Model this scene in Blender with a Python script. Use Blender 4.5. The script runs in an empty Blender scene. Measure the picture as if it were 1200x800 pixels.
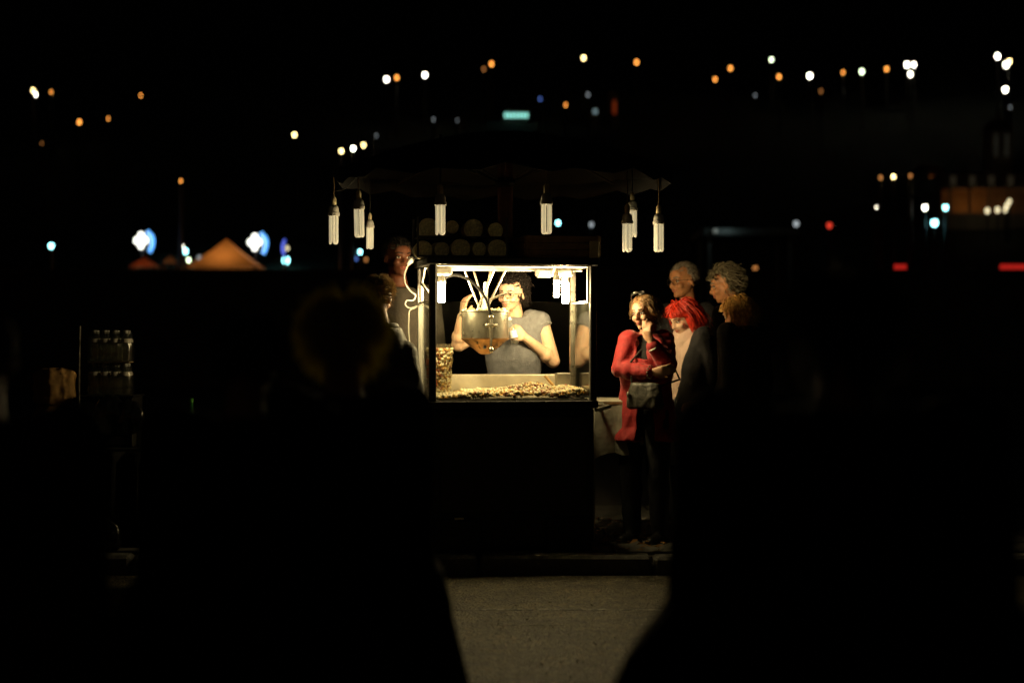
import bpy, math, random
import numpy as np
from mathutils import Vector, Matrix, Euler, noise as mnoise

random.seed(7)
rng = np.random.default_rng(7)
S = bpy.context.scene
C = S.collection
R = math.radians

# ------------------------------------------------------------------ camera
# metres; camera 1.25 m above the pavement, looking along +Y. 2000 px focal length on a 1200 px wide frame.
CAMZ, F = 1.25, 2000.0
cam_d = bpy.data.cameras.new('camera')
cam = bpy.data.objects.new('camera', cam_d)
C.objects.link(cam)
cam.location = (0, 0, CAMZ)
cam.rotation_euler = (R(90), 0, 0)
cam_d.sensor_width = 36.0
cam_d.lens = 60.0
cam_d.clip_start = 0.05
cam_d.clip_end = 3000
cam_d.dof.use_dof = True
cam_d.dof.focus_distance = 10.15
cam_d.dof.aperture_fstop = 1.3
cam_d.dof.aperture_ratio = 1.25
S.camera = cam

# ------------------------------------------------------------------ night sky, exposure
W = bpy.data.worlds.new('World')
S.world = W
W.use_nodes = True
wn = W.node_tree
sky = wn.nodes.new('ShaderNodeTexSky')
sky.sky_type = 'NISHITA'
sky.sun_disc = False
sky.sun_elevation = R(0.5)
sky.sun_rotation = R(200)
bg = wn.nodes['Background']
wn.links.new(sky.outputs['Color'], bg.inputs['Color'])
bg.inputs['Strength'].default_value = 0.0020
S.view_settings.view_transform = 'Standard'
S.view_settings.look = 'None'
S.view_settings.exposure = 0.0
S.view_settings.gamma = 1.0
S.cycles.sample_clamp_indirect = 4.0
S.cycles.max_bounces = 10
S.cycles.transparent_max_bounces = 16
S.cycles.caustics_reflective = False
S.cycles.caustics_refractive = False
S.cycles.use_denoising = True
try:
    S.cycles.denoiser = 'OPENIMAGEDENOISE'
except Exception:
    pass
LAMP_POWER = 540.0          # radiance of the lit fluorescent tubes in the cart
LAMP_COL = (1.0, 0.75, 0.37)


def P(px, py, D):
    """photo pixel + distance -> point in the place"""
    return Vector(((px - 600) / F * D, D, CAMZ - (py - 400) / F * D))


# ------------------------------------------------------------------ materials
MATS = {}


def mat(name, col, rough=0.6, metal=0.0, var=0.15, scale=12.0, bump=0.0, bscale=60.0, spec=0.5, sheen=0.0,
        trans=None, sss=0.0, coat=0.0, stain=None):
    if name in MATS:
        return MATS[name]
    m = bpy.data.materials.new(name)
    m.use_nodes = True
    nt = m.node_tree
    N, L = nt.nodes, nt.links
    b = N['Principled BSDF']
    tc = N.new('ShaderNodeTexCoord')
    n1 = N.new('ShaderNodeTexNoise')
    n1.inputs['Scale'].default_value = scale
    n1.inputs['Detail'].default_value = 5
    n1.inputs['Roughness'].default_value = 0.65
    L.new(tc.outputs['Object'], n1.inputs['Vector'])
    cr = N.new('ShaderNodeValToRGB')
    cr.color_ramp.elements[0].position = 0.3
    cr.color_ramp.elements[1].position = 0.7
    lo = [max(0, c * (1 - var)) for c in col]
    hi = [min(1, c * (1 + var)) for c in col]
    cr.color_ramp.elements[0].color = (*lo, 1)
    cr.color_ramp.elements[1].color = (*hi, 1)
    L.new(n1.outputs['Fac'], cr.inputs['Fac'])
    out = cr.outputs['Color']
    if stain:
        n3 = N.new('ShaderNodeTexNoise')
        n3.inputs['Scale'].default_value = stain[1]
        n3.inputs['Detail'].default_value = 7
        L.new(tc.outputs['Object'], n3.inputs['Vector'])
        c3 = N.new('ShaderNodeValToRGB')
        c3.color_ramp.elements[0].position = stain[2]
        c3.color_ramp.elements[1].position = min(1, stain[2] + 0.12)
        L.new(n3.outputs['Fac'], c3.inputs['Fac'])
        mx = N.new('ShaderNodeMix')
        mx.data_type = 'RGBA'
        L.new(c3.outputs['Color'], mx.inputs['Factor'])
        L.new(out, mx.inputs['A'])
        mx.inputs['B'].default_value = (*stain[0], 1)
        out = mx.outputs['Result']
    L.new(out, b.inputs['Base Color'])
    b.inputs['Metallic'].default_value = metal
    b.inputs['Specular IOR Level'].default_value = spec
    mr = N.new('ShaderNodeMapRange')
    mr.inputs['To Min'].default_value = max(0.02, rough - 0.12)
    mr.inputs['To Max'].default_value = min(1, rough + 0.12)
    L.new(n1.outputs['Fac'], mr.inputs['Value'])
    L.new(mr.outputs['Result'], b.inputs['Roughness'])
    if sheen:
        b.inputs['Sheen Weight'].default_value = sheen
        b.inputs['Sheen Roughness'].default_value = 0.4
    if coat:
        b.inputs['Coat Weight'].default_value = coat
    if sss:
        b.inputs['Subsurface Weight'].default_value = sss
        b.inputs['Subsurface Radius'].default_value = (0.012, 0.004, 0.002)
        b.inputs['Subsurface Scale'].default_value = 1.0
    if bump:
        n2 = N.new('ShaderNodeTexNoise')
        n2.inputs['Scale'].default_value = bscale
        n2.inputs['Detail'].default_value = 6
        L.new(tc.outputs['Object'], n2.inputs['Vector'])
        bp = N.new('ShaderNodeBump')
        bp.inputs['Strength'].default_value = 1.0
        bp.inputs['Distance'].default_value = bump
        L.new(n2.outputs['Fac'], bp.inputs['Height'])
        L.new(bp.outputs['Normal'], b.inputs['Normal'])
    if trans:
        tr = N.new('ShaderNodeBsdfTranslucent')
        tr.inputs['Color'].default_value = (*col, 1)
        ms = N.new('ShaderNodeMixShader')
        ms.inputs['Fac'].default_value = trans
        o = N['Material Output']
        L.new(b.outputs['BSDF'], ms.inputs[1])
        L.new(tr.outputs['BSDF'], ms.inputs[2])
        L.new(ms.outputs['Shader'], o.inputs['Surface'])
    MATS[name] = m
    return m


def emis(name, col, strength, sample=False):
    if name in MATS:
        return MATS[name]
    m = bpy.data.materials.new(name)
    m.use_nodes = True
    b = m.node_tree.nodes['Principled BSDF']
    b.inputs['Base Color'].default_value = (0.6, 0.6, 0.58, 1)
    b.inputs['Emission Color'].default_value = (*col, 1)
    b.inputs['Emission Strength'].default_value = strength
    b.inputs['Roughness'].default_value = 0.5
    m.cycles.emission_sampling = 'FRONT' if sample else 'NONE'
    MATS[name] = m
    return m


def glass(name, tint=(0.96, 0.98, 0.95), rough=0.02, haze=0.0, ior=1.45, boost=0.0):
    """thin pane: see-through with Fresnel reflection, a touch of dusty haze"""
    if name in MATS:
        return MATS[name]
    m = bpy.data.materials.new(name)
    m.use_nodes = True
    nt = m.node_tree
    N, L = nt.nodes, nt.links
    N.remove(N['Principled BSDF'])
    o = N['Material Output']
    tr = N.new('ShaderNodeBsdfTransparent')
    tr.inputs['Color'].default_value = (*tint, 1)
    gl = N.new('ShaderNodeBsdfGlossy')
    gl.inputs['Roughness'].default_value = rough
    lw = N.new('ShaderNodeLayerWeight')
    pw = N.new('ShaderNodeMath')
    pw.operation = 'POWER'
    pw.inputs[1].default_value = 5.0
    L.new(lw.outputs['Facing'], pw.inputs[0])
    fr = N.new('ShaderNodeMath')
    fr.operation = 'MULTIPLY_ADD'
    f0 = ((ior - 1) / (ior + 1)) ** 2
    fr.inputs[1].default_value = (1 - f0) * .8
    fr.inputs[2].default_value = f0
    L.new(pw.outputs['Value'], fr.inputs[0])
    ad = N.new('ShaderNodeMath')
    ad.operation = 'ADD'
    ad.use_clamp = True
    ad.inputs[1].default_value = boost
    L.new(fr.outputs['Value'], ad.inputs[0])
    ms = N.new('ShaderNodeMixShader')
    L.new(ad.outputs['Value'], ms.inputs['Fac'])
    L.new(tr.outputs['BSDF'], ms.inputs[1])
    L.new(gl.outputs['BSDF'], ms.inputs[2])
    res = ms
    if haze:
        df = N.new('ShaderNodeBsdfDiffuse')
        df.inputs['Color'].default_value = (0.75, 0.72, 0.62, 1)
        tc = N.new('ShaderNodeTexCoord')
        nz = N.new('ShaderNodeTexNoise')
        nz.inputs['Scale'].default_value = 55
        nz.inputs['Detail'].default_value = 8
        nz.inputs['Roughness'].default_value = 0.8
        L.new(tc.outputs['Object'], nz.inputs['Vector'])
        cr = N.new('ShaderNodeMapRange')
        cr.inputs['From Min'].default_value = 0.5
        cr.inputs['From Max'].default_value = 0.85
        cr.inputs['To Min'].default_value = haze * 0.25
        cr.inputs['To Max'].default_value = haze * 3.0
        L.new(nz.outputs['Fac'], cr.inputs['Value'])
        m2 = N.new('ShaderNodeMixShader')
        L.new(cr.outputs['Result'], m2.inputs['Fac'])
        L.new(ms.outputs['Shader'], m2.inputs[1])
        L.new(df.outputs['BSDF'], m2.inputs[2])
        res = m2
    L.new(res.outputs['Shader'], o.inputs['Surface'])
    MATS[name] = m
    return m


# ------------------------------------------------------------------ mesh builder
def frame_for(d):
    d = Vector(d).normalized()
    up = Vector((0, 0, 1)) if abs(d.z) < 0.95 else Vector((1, 0, 0))
    a = d.cross(up).normalized()
    return a, a.cross(d).normalized(), d


class MB:
    def __init__(self):
        self.v, self.f, self.mi, self.cur = [], [], [], 0

    def add(self, vs, fs):
        o = len(self.v)
        self.v += [tuple(p) for p in vs]
        self.f += [tuple(i + o for i in f) for f in fs]
        self.mi += [self.cur] * len(fs)
        return self

    def box(self, c, s, M=None, bev=0.0):
        cx, cy, cz = c
        hx, hy, hz = s[0] / 2, s[1] / 2, s[2] / 2
        if bev <= 0:
            vs = [Vector((x, y, z)) for x in (-hx, hx) for y in (-hy, hy) for z in (-hz, hz)]
            fs = [(0, 1, 3, 2), (4, 6, 7, 5), (0, 4, 5, 1), (2, 3, 7, 6), (0, 2, 6, 4), (1, 5, 7, 3)]
        else:
            b = min(bev, hx * .49, hy * .49, hz * .49)
            vs, idx = [], {}
            for sx in (-1, 1):
                for sy in (-1, 1):
                    for sz in (-1, 1):
                        for k, (ax, ay, az) in enumerate(((0, 1, 1), (1, 0, 1), (1, 1, 0))):
                            idx[(sx, sy, sz, k)] = len(vs)
                            vs.append(Vector((sx * (hx - b * ax), sy * (hy - b * ay), sz * (hz - b * az))))
            fs = []
            for k in range(3):
                for s_ in (-1, 1):
                    q = []
                    for a, b2 in ((-1, -1), (1, -1), (1, 1), (-1, 1)):
                        t = [a, b2]
                        t.insert(k, s_)
                        q.append(idx[(*t, k)])
                    fs.append(tuple(q if (s_ > 0) ^ (k == 1) else q[::-1]))
            for k in range(3):
                k1, k2 = (k + 1) % 3, (k + 2) % 3
                for a in (-1, 1):
                    for b2 in (-1, 1):
                        def key(e, kk):
                            t = [0, 0, 0]
                            t[k] = e
                            t[k1] = a
                            t[k2] = b2
                            return idx[(*t, kk)]
                        q = (key(-1, k1), key(1, k1), key(1, k2), key(-1, k2))
                        fs.append(q if a * b2 < 0 else q[::-1])
            for sx in (-1, 1):
                for sy in (-1, 1):
                    for sz in (-1, 1):
                        q = tuple(idx[(sx, sy, sz, k)] for k in range(3))
                        fs.append(q if sx * sy * sz > 0 else q[::-1])
        if M is not None:
            vs = [M @ v for v in vs]
        return self.add([v + Vector(c) for v in vs], fs)

    def rings(self, rings, cap=True):
        n = len(rings[0])
        vs = [p for r in rings for p in r]
        fs = []
        for i in range(len(rings) - 1):
            for j in range(n):
                a, b = i * n + j, i * n + (j + 1) % n
                fs.append((a, b, b + n, a + n))
        if cap:
            fs.append(tuple(range(n))[::-1])
            fs.append(tuple((len(rings) - 1) * n + j for j in range(n)))
        return self.add(vs, fs)

    def tube(self, pts, r, n=8):
        pts = [Vector(p) for p in pts]
        rs = r if isinstance(r, (list, tuple)) else [r] * len(pts)
        rr = []
        d0 = (pts[1] - pts[0]).normalized()
        a, b, _ = frame_for(d0)
        for i, p in enumerate(pts):
            d = (pts[min(i + 1, len(pts) - 1)] - pts[max(i - 1, 0)])
            if d.length < 1e-9:
                d = d0
            d = d.normalized()
            a = (a - d * a.dot(d)).normalized()
            b = d.cross(a)
            rr.append([p + (a * math.cos(t) + b * math.sin(t)) * rs[i] for t in [2 * math.pi * k / n for k in range(n)]])
        return self.rings(rr)

    def lathe(self, prof, c=(0, 0, 0), n=24, M=None, cap=True):
        rr = []
        for r, z in prof:
            ring = [Vector((max(r, 1e-4) * math.cos(2 * math.pi * k / n), max(r, 1e-4) * math.sin(2 * math.pi * k / n), z)) for k in range(n)]
            if M is not None:
                ring = [M @ v for v in ring]
            rr.append([v + Vector(c) for v in ring])
        return self.rings(rr, cap)

    def loft(self, secs, n=20, p=2.0):
        """secs: (center, rx, ry)  horizontal rounded sections"""
        rr = []
        for c, rx, ry in secs:
            ring = []
            for k in range(n):
                t = 2 * math.pi * k / n
                ct, st = math.cos(t), math.sin(t)
                ring.append(Vector(c) + Vector((rx * math.copysign(abs(ct) ** (2 / p), ct), ry * math.copysign(abs(st) ** (2 / p), st), 0)))
            rr.append(ring)
        return self.rings(rr)

    def ell(self, c, r, M=None, n=14, m=9):
        rr = []
        for i in range(m + 1):
            ph = -math.pi / 2 + math.pi * i / m
            k = max(math.cos(ph), 0.02)
            ring = [Vector((r[0] * k * math.cos(2 * math.pi * j / n), r[1] * k * math.sin(2 * math.pi * j / n), r[2] * math.sin(ph))) for j in range(n)]
            if M is not None:
                ring = [M @ v for v in ring]
            rr.append([v + Vector(c) for v in ring])
        return self.rings(rr)

    def cap(self, p0, p1, r0, r1, n=12, flat=None):
        p0, p1 = Vector(p0), Vector(p1)
        if (p1 - p0).length < 1e-6:
            return self.ell(p0, (r0, r0, r0))
        a, b, d = frame_for(p1 - p0)
        if flat is not None:        # (normal, factor): squash across a direction
            nrm = Vector(flat[0])
            b = (nrm - d * nrm.dot(d)).normalized()
            a = b.cross(d)
        fb = flat[1] if flat else 1.0
        rr = []
        for i in range(4):
            t = -math.pi / 2 + (math.pi / 2) * i / 4 + 0.06
            rr.append((p0 + d * r0 * math.sin(t), r0 * math.cos(t)))
        rr.append((p0, r0))
        rr.append((p1, r1))
        for i in range(1, 5):
            t = (math.pi / 2) * i / 4 - (0.06 if i == 4 else 0)
            rr.append((p1 + d * r1 * math.sin(t), r1 * math.cos(t)))
        return self.rings([[c + (a * math.cos(2 * math.pi * k / n) + b * fb * math.sin(2 * math.pi * k / n)) * r for k in range(n)] for c, r in rr])

    def mesh(self, name, mats=()):
        me = bpy.data.meshes.new(name)
        me.from_pydata(self.v, [], self.f)
        for m in mats:
            me.materials.append(m)
        if len(mats) > 1:
            me.polygons.foreach_set('material_index', self.mi)
        me.validate()
        me.update()
        return me

    def build(self, name, m, parent=None, smooth=False, loc=None):
        mats = m if isinstance(m, (list, tuple)) else [m]
        me = self.mesh(name, mats)
        if smooth:
            sm(me)
        o = bpy.data.objects.new(name, me)
        C.objects.link(o)
        if parent is not None:
            o.parent = parent
        if loc is not None:
            o.location = loc
        return o


def sm(me, ang=35):
    me.polygons.foreach_set('use_smooth', [True] * len(me.polygons))
    me.set_sharp_from_angle(angle=R(ang))


def tag(o, label=None, cat=None, group=None, kind=None):
    if label:
        o['label'] = label
    if cat:
        o['category'] = cat
    if group:
        o['group'] = group
    if kind:
        o['kind'] = kind
    return o


def thing(name, label, cat, loc=(0, 0, 0), rz=0.0, group=None):
    o = bpy.data.objects.new(name, None)
    C.objects.link(o)
    o.location = loc
    o.rotation_euler = (0, 0, rz)
    o.empty_display_size = 0.1
    return tag(o, label, cat, group)


def inst(name, me, parent=None, loc=(0, 0, 0), rot=(0, 0, 0), scale=None):
    o = bpy.data.objects.new(name, me)
    C.objects.link(o)
    o.parent = parent
    o.location = loc
    o.rotation_euler = rot
    if scale:
        o.scale = scale
    return o


def copy_tree(o, parent=None):
    c = o.copy()
    C.objects.link(c)
    c.parent = parent
    for ch in list(o.children):
        copy_tree(ch, c)
    return c


def fused(mb, name, m, parent, voxel=0.008, it=4, wr=None, fac=0.5):
    """overlapping solids fused into one continuous surface"""
    ob = bpy.data.objects.new(name, mb.mesh(name))
    C.objects.link(ob)
    md = ob.modifiers.new('r', 'REMESH')
    md.mode = 'VOXEL'
    md.voxel_size = voxel
    if it:
        s_ = ob.modifiers.new('s', 'SMOOTH')
        s_.factor = fac
        s_.iterations = it
    dg = bpy.context.evaluated_depsgraph_get()
    me = bpy.data.meshes.new_from_object(ob.evaluated_get(dg))
    ob.modifiers.clear()
    ob.data = me
    me.materials.clear()
    me.materials.append(m)
    if wr:
        amp, sc, st = wr
        n = len(me.vertices)
        co = np.empty(n * 3)
        me.vertices.foreach_get('co', co)
        co = co.reshape(-1, 3)
        nr = np.empty(n * 3)
        me.vertices.foreach_get('normal', nr)
        nr = nr.reshape(-1, 3)
        h = np.empty(n)
        for i in range(n):
            x, y, z = co[i]
            q = Vector((x * sc + 3.1, y * sc, z * sc * st))
            w = mnoise.noise(q + mnoise.noise_vector(q * 0.6) * 0.7)
            h[i] = (1 - abs(w) * 2.2) * 0.7 + mnoise.noise(q * 2.3) * 0.3
        co += nr * (h * amp)[:, None]
        me.vertices.foreach_set('co', co.ravel())
        me.update()
    me.polygons.foreach_set('use_smooth', [True] * len(me.polygons))
    ob.parent = parent
    return ob


# ================================================================== THE SETTING
# levels: pavement z = 0, road z = -0.09, promenade behind z = 3.5, hill from 90 m
def hill_z(x, y):
    if y < 90:
        return 3.3
    return 3.3 + 0.30 * (y - 90) + 1.2 * math.sin(x * 0.05 + y * 0.03)


m_asph = bpy.data.materials.new('asphalt')
m_asph.use_nodes = True
nt = m_asph.node_tree
N, L = nt.nodes, nt.links
b = N['Principled BSDF']
tc = N.new('ShaderNodeTexCoord')
vo = N.new('ShaderNodeTexVoronoi')
vo.inputs['Scale'].default_value = 62
nz = N.new('ShaderNodeTexNoise')
nz.inputs['Scale'].default_value = 4.5
nz.inputs['Detail'].default_value = 9
nz.inputs['Roughness'].default_value = 0.7
nf = N.new('ShaderNodeTexNoise')
nf.inputs['Scale'].default_value = 95
nf.inputs['Detail'].default_value = 4
for q in (vo, nz, nf):
    L.new(tc.outputs['Object'], q.inputs['Vector'])
c1 = N.new('ShaderNodeValToRGB')
c1.color_ramp.elements[0].color = (0.015, 0.014, 0.012, 1)
c1.color_ramp.elements[1].color = (0.24, 0.21, 0.13, 1)
L.new(vo.outputs['Color'], c1.inputs['Fac'])
c2 = N.new('ShaderNodeValToRGB')
c2.color_ramp.elements[0].position = 0.35
c2.color_ramp.elements[0].color = (0.28, 0.28, 0.28, 1)
c2.color_ramp.elements[1].position = 0.68
c2.color_ramp.elements[1].color = (1.4, 1.35, 1.2, 1)
L.new(nz.outputs['Fac'], c2.inputs['Fac'])
mx = N.new('ShaderNodeMix')
mx.data_type = 'RGBA'
mx.blend_type = 'MULTIPLY'
mx.inputs['Factor'].default_value = 1
L.new(c1.outputs['Color'], mx.inputs['A'])
L.new(c2.outputs['Color'], mx.inputs['B'])
L.new(mx.outputs['Result'], b.inputs['Base Color'])
b.inputs['Roughness'].default_value = 0.62
b1 = N.new('ShaderNodeBump')
b1.inputs['Distance'].default_value = 0.02
L.new(vo.outputs['Distance'], b1.inputs['Height'])
b2 = N.new('ShaderNodeBump')
b2.inputs['Distance'].default_value = 0.012
L.new(nf.outputs['Fac'], b2.inputs['Height'])
L.new(b1.outputs['Normal'], b2.inputs['Normal'])
L.new(b2.outputs['Normal'], b.inputs['Normal'])

m_dark_ground = mat('packed_earth', (0.045, 0.04, 0.033), 0.95, var=0.4, scale=3, bump=0.02, bscale=9)
m_stone = mat('kerb_granite', (0.16, 0.155, 0.14), 0.8, var=0.3, scale=30, bump=0.004, bscale=90)
m_slab = mat('paving_concrete', (0.17, 0.16, 0.14), 0.85, var=0.35, scale=9, bump=0.003, bscale=70)

MB().box((0, 200, -0.62), (900, 900, 1.0)).build('ground', m_dark_ground)['kind'] = 'structure'
ROADZ, KERBY = -0.09, 9.80
rg = MB()
nx, ny = 60, 46
for j in range(ny + 1):
    for i in range(nx + 1):
        x = -14 + 28 * i / nx
        y = -3 + (KERBY + 2.98) * j / ny
        rg.v.append((x, y, ROADZ + 0.006 * mnoise.noise(Vector((x * .6, y * .6, 0))) - 0.006) if y < 7.2 else (x, y, ROADZ))
for j in range(ny):
    for i in range(nx):
        a = j * (nx + 1) + i
        rg.f.append((a, a + 1, a + nx + 2, a + nx + 1))
        rg.mi.append(0)
road = rg.build('road', m_asph, smooth=True)
road['kind'] = 'structure'

# worn seams running along the road
m_seam = mat('worn_paint', (0.34, 0.33, 0.28), 0.8, var=0.5, scale=40, stain=((0.06, 0.058, 0.052), 26, 0.43))
for yy, w in ((8.53, 0.035), (8.06, 0.025)):
    q = MB()
    x = -2.6
    while x < 3.0:
        ln = random.uniform(0.12, 0.5)
        if random.random() < 0.72:
            q.box((x + ln / 2, yy + random.uniform(-.008, .008), ROADZ + 0.0015), (ln, w * random.uniform(.4, 1.1), 0.002))
        x += ln + random.uniform(.0, .12)
    q.build('worn_line', m_seam, road)

# loose chippings on the asphalt: uncountable
q = MB()
for _ in range(900):
    x, y = random.uniform(-1.3, 1.5), random.uniform(6.4, 9.75)
    s_ = random.uniform(.0015, .004) * (1.6 if random.random() < .07 else 1)
    q.box((x, y, ROADZ + s_ * .3), (s_ * 2 * random.uniform(.6, 1.5), s_ * 1.6, s_ * random.uniform(.8, 1.5)), Euler((random.random(), random.random(), random.random() * 6)).to_matrix())
tag(q.build('gravel', mat('chippings', (0.30, 0.28, 0.23), 0.6, var=0.6, scale=25)), 'loose pale chippings scattered on the dark road', 'gravel', kind='stuff')

# pavement: concrete bed with slabs, kerb stones along its edge
pave = MB().box((0, 25, -0.16), (60, 30, 0.30)).build('pavement', mat('mortar', (0.07, 0.065, 0.055), 0.95, var=0.3, scale=20))
pave['kind'] = 'structure'
sl = MB().box((0, 0, 0), (0.388, 0.388, 0.03), bev=0.006).mesh('slab', [m_slab])
for i in range(-9, 10):
    for j in range(7):
        inst('slab', sl, pave, (i * 0.4 + (0.2 if j % 2 else 0), 10.28 + j * 0.4, 0.002 + random.uniform(-.003, .004)), (random.uniform(-.006, .006), random.uniform(-.006, .006), random.choice((0, R(90), R(180)))))
ks = MB().box((0, 0, 0), (0.985, 0.16, 0.30), bev=0.018).mesh('kerb_stone', [m_stone])
kerb = MB().box((0, KERBY + 0.10, -0.19), (30, 0.12, 0.30)).build('kerb', m_stone)
kerb['kind'] = 'structure'
for i in range(-9, 10):
    inst('kerb_stone', ks, kerb, (i * 1.0 + 0.31, KERBY + 0.085, -0.132 + random.uniform(-.004, .004)), (0, random.uniform(-.004, .004), random.uniform(-.003, .003)))

# fallen leaves and litter on the pavement by the waiting people
q = MB()
for _ in range(320):
    x, y = random.uniform(0.45, 1.7), random.uniform(9.95, 11.9)
    s_ = random.uniform(.012, .035)
    M = Euler((random.uniform(-.5, .5), random.uniform(-.5, .5), random.uniform(0, 6.3))).to_matrix()
    pts = [M @ Vector(p) * s_ for p in ((-1, 0, 0), (-.2, -.5, .12), (1, 0, 0), (-.2, .5, .12))]
    q.add([p + Vector((x, y, 0.028 + s_ * .3)) for p in pts], [(0, 1, 2), (0, 2, 3)])
tag(q.build('leaves', mat('dry_leaf', (.42, .22, .07), 0.8, var=0.7, scale=4, trans=0.2)), 'dry brown fallen leaves and litter on the pavement beside the cart', 'leaves', kind='stuff')

# raised promenade behind a retaining wall, and the hill
q = MB()
nx, ny = 50, 40
for j in range(ny + 1):
    for i in range(nx + 1):
        x = -160 + 320 * i / nx
        y = 50.4 + 330 * (j / ny) ** 1.4
        q.v.append((x, y, hill_z(x, y)))
for j in range(ny):
    for i in range(nx):
        a = j * (nx + 1) + i
        q.f.append((a, a + 1, a + nx + 2, a + nx + 1))
        q.mi.append(0)
q.build('hill', mat('dark_hillside', (0.03, 0.035, 0.025), 1.0, var=0.5, scale=.5), smooth=True)['kind'] = 'structure'
w_ = thing('retaining_wall', 'long dark stone retaining wall below the far promenade lights', 'wall', (0, 50, 0))
MB().box((0, 0.2, 1.59), (120, 0.5, 3.4)).build('wall_face', mat('wall_stone', (0.10, 0.095, 0.085), 0.95, var=0.4, scale=2, bump=.03, bscale=4), w_)
cop = MB().box((0, 0, 0), (1.96, 0.7, 0.10), bev=.03).mesh('coping_stone', [m_stone])
for i in range(-15, 16):
    inst('coping_stone', cop, w_, (i * 2.0, 0.15, 3.31))

# ================================================================== FAR LIGHTS ON THE HILL
LCOL = {'w': ((1, .93, .72), 14), 'y': ((1, .74, .30), 11), 'o': ((1, .36, .06), 5), 'c': ((.35, .95, 1), 8), 'g': ((.8, 1, .6), 8),
        'd': ((1, .38, .10), .8), 'dw': ((.75, .85, .9), .55), 'b': ((.15, .3, 1), .8), 'r': ((1, .06, .03), .9)}
m_pole = mat('lamp_post_paint', (0.05, 0.05, 0.05), 0.6, metal=.3)
LNAME = {'w': 'white', 'y': 'yellow', 'o': 'orange', 'c': 'cyan', 'g': 'pale green', 'd': 'dim orange', 'dw': 'dim grey white', 'b': 'dim blue', 'r': 'red'}


def ground_hit(px, py, h):
    s_ = (400 - py) / F
    D = 62.0
    while D < 370:
        x = (px - 600) / F * D
        if CAMZ + s_ * D <= hill_z(x, D) + h:
            return D
        D += 0.5
    return 370.0


def street_lamp(px, py, k, size=3.6, label=None, group=None, h=5.0):
    D = ground_hit(px, py, h)
    p = P(px, py, D)
    base = hill_z(p.x, p.y)
    hh = max(0.6, p.z - base)
    t = thing('street_lamp', label or f'{LNAME[k]} street lamp glowing on the dark hillside', 'street lamp', (p.x, p.y, base), group=group or f'{LNAME[k]} lamps on the hillside')
    r = size / 2 / F * D
    MB().tube([(0, 0, 0), (0, 0, hh * .5), (0, 0, max(.1, hh - r * 1.2))], [.11, .09, .07], 6).build('pole', m_pole, t)
    MB().lathe([(.3 * r, -r * .95), (.75 * r, -.66 * r), (r, 0), (.8 * r, .6 * r), (.4 * r, .92 * r)], (0, 0, hh), 10).build('lamp_globe', emis('glow_' + k, *LCOL[k]), t, True)
    MB().lathe([(r * .95, r * .62), (r * .5, r * 1.1), (.05 * r, r * 1.25)], (0, 0, hh), 10).build('cap', m_pole, t)
    return t


HL = [(39, 106, 'y'), (42, 111, 'w', 3), (60, 108, 'o', 2.4), (165, 112, 'o', 2.4), (93, 143, 'o', 4), (127, 139, 'o', 2.2), (49, 168, 'd', 2), (212, 212, 'o', 2.6),
      (345, 158, 'y', 4), (400, 177, 'y', 4), (414, 174, 'w', 4.4), (426, 170, 'y', 3.6), (453, 93, 'w', 4.6), (465, 91, 'o', 4), (498, 88, 'w', 4.6),
      (576, 75, 'o', 4), (684, 68, 'y', 3.8), (746, 73, 'o', 4), (838, 93, 'o', 3.4), (856, 80, 'o', 3.8), (904, 70, 'g', 3.6), (913, 90, 'o', 3.8),
      (949, 89, 'w', 5), (988, 85, 'o', 3), (1010, 84, 'g', 4.4), (1039, 81, 'o', 3.8), (1063, 76, 'w', 5), (1071, 76, 'w', 4), (1067, 87, 'w', 4.2),
      (1169, 66, 'w', 5), (1179, 76, 'w', 5.5), (1183, 72, 'y', 4), (1178, 105, 'w', 5.4), (962, 107, 'd', 3), (885, 112, 'dw', 2.6), (1184, 126, 'dw', 2.4),
      (633, 116, 'b', 3.4), (663, 123, 'o', 2.6), (689, 111, 'dw', 3.4), (508, 140, 'dw', 2.6), (536, 141, 'dw', 2), (441, 159, 'dw', 2.4),
      (1032, 208, 'd', 4.5), (1047, 207, 'y', 4), (1067, 206, 'd', 4), (1027, 243, 'w', 1.6), (567, 81, 'd', 3.5)]
for a in HL:
    street_lamp(*a)
# lamps at promenade level, each told apart by what it stands beside
street_lamp(1084, 243, 'w', 5.5, 'white globe lamp beside the cyan lamp post on the promenade', 'promenade lamps')
street_lamp(1108, 243, 'c', 6, 'upper cyan lamp in front of the colonnaded building', 'promenade lamps')
street_lamp(1095, 261, 'c', 8, 'lower broad cyan lamp with a bare post beneath it', 'promenade lamps')
street_lamp(654, 261, 'c', 5, 'small teal lamp glimpsed above the wooden crate on the cart', 'promenade lamps').children[1].scale = (1, 1, 1)
street_lamp(693, 263, 'dw', 5.5, 'grey lamp glimpsed above the wooden crate on the cart', 'promenade lamps')
street_lamp(422, 295, 'c', 4.5, 'small cyan lamp beneath the hanging bulbs', 'promenade lamps')
street_lamp(417, 303, 'b', 4.5, 'dim blue lamp beneath the hanging bulbs', 'promenade lamps')
street_lamp(429, 304, 'd', 4.0, 'dim red orange lamp beneath the hanging bulbs', 'promenade lamps')
street_lamp(213, 289, 'w', 4.5, 'white lamp at the corner of the big orange tent', 'promenade lamps')
street_lamp(257, 309, 'c', 5.5, 'low cyan lamp in front of the big orange tent', 'promenade lamps', h=.3)
street_lamp(217, 298, 'c', 6, 'cyan lamp under the eave of the big orange tent', 'promenade lamps', h=.5)
street_lamp(221, 313, 'g', 4, 'small green lamp on the ground by the orange tent', 'promenade lamps', h=.3)
street_lamp(234, 310, 'dw', 6, 'dim white lamp on the ground by the orange tent', 'promenade lamps', h=.3)
street_lamp(335, 305, 'c', 8, 'broad cyan lamp under the small blue ornament', 'promenade lamps', h=.6)
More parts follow.
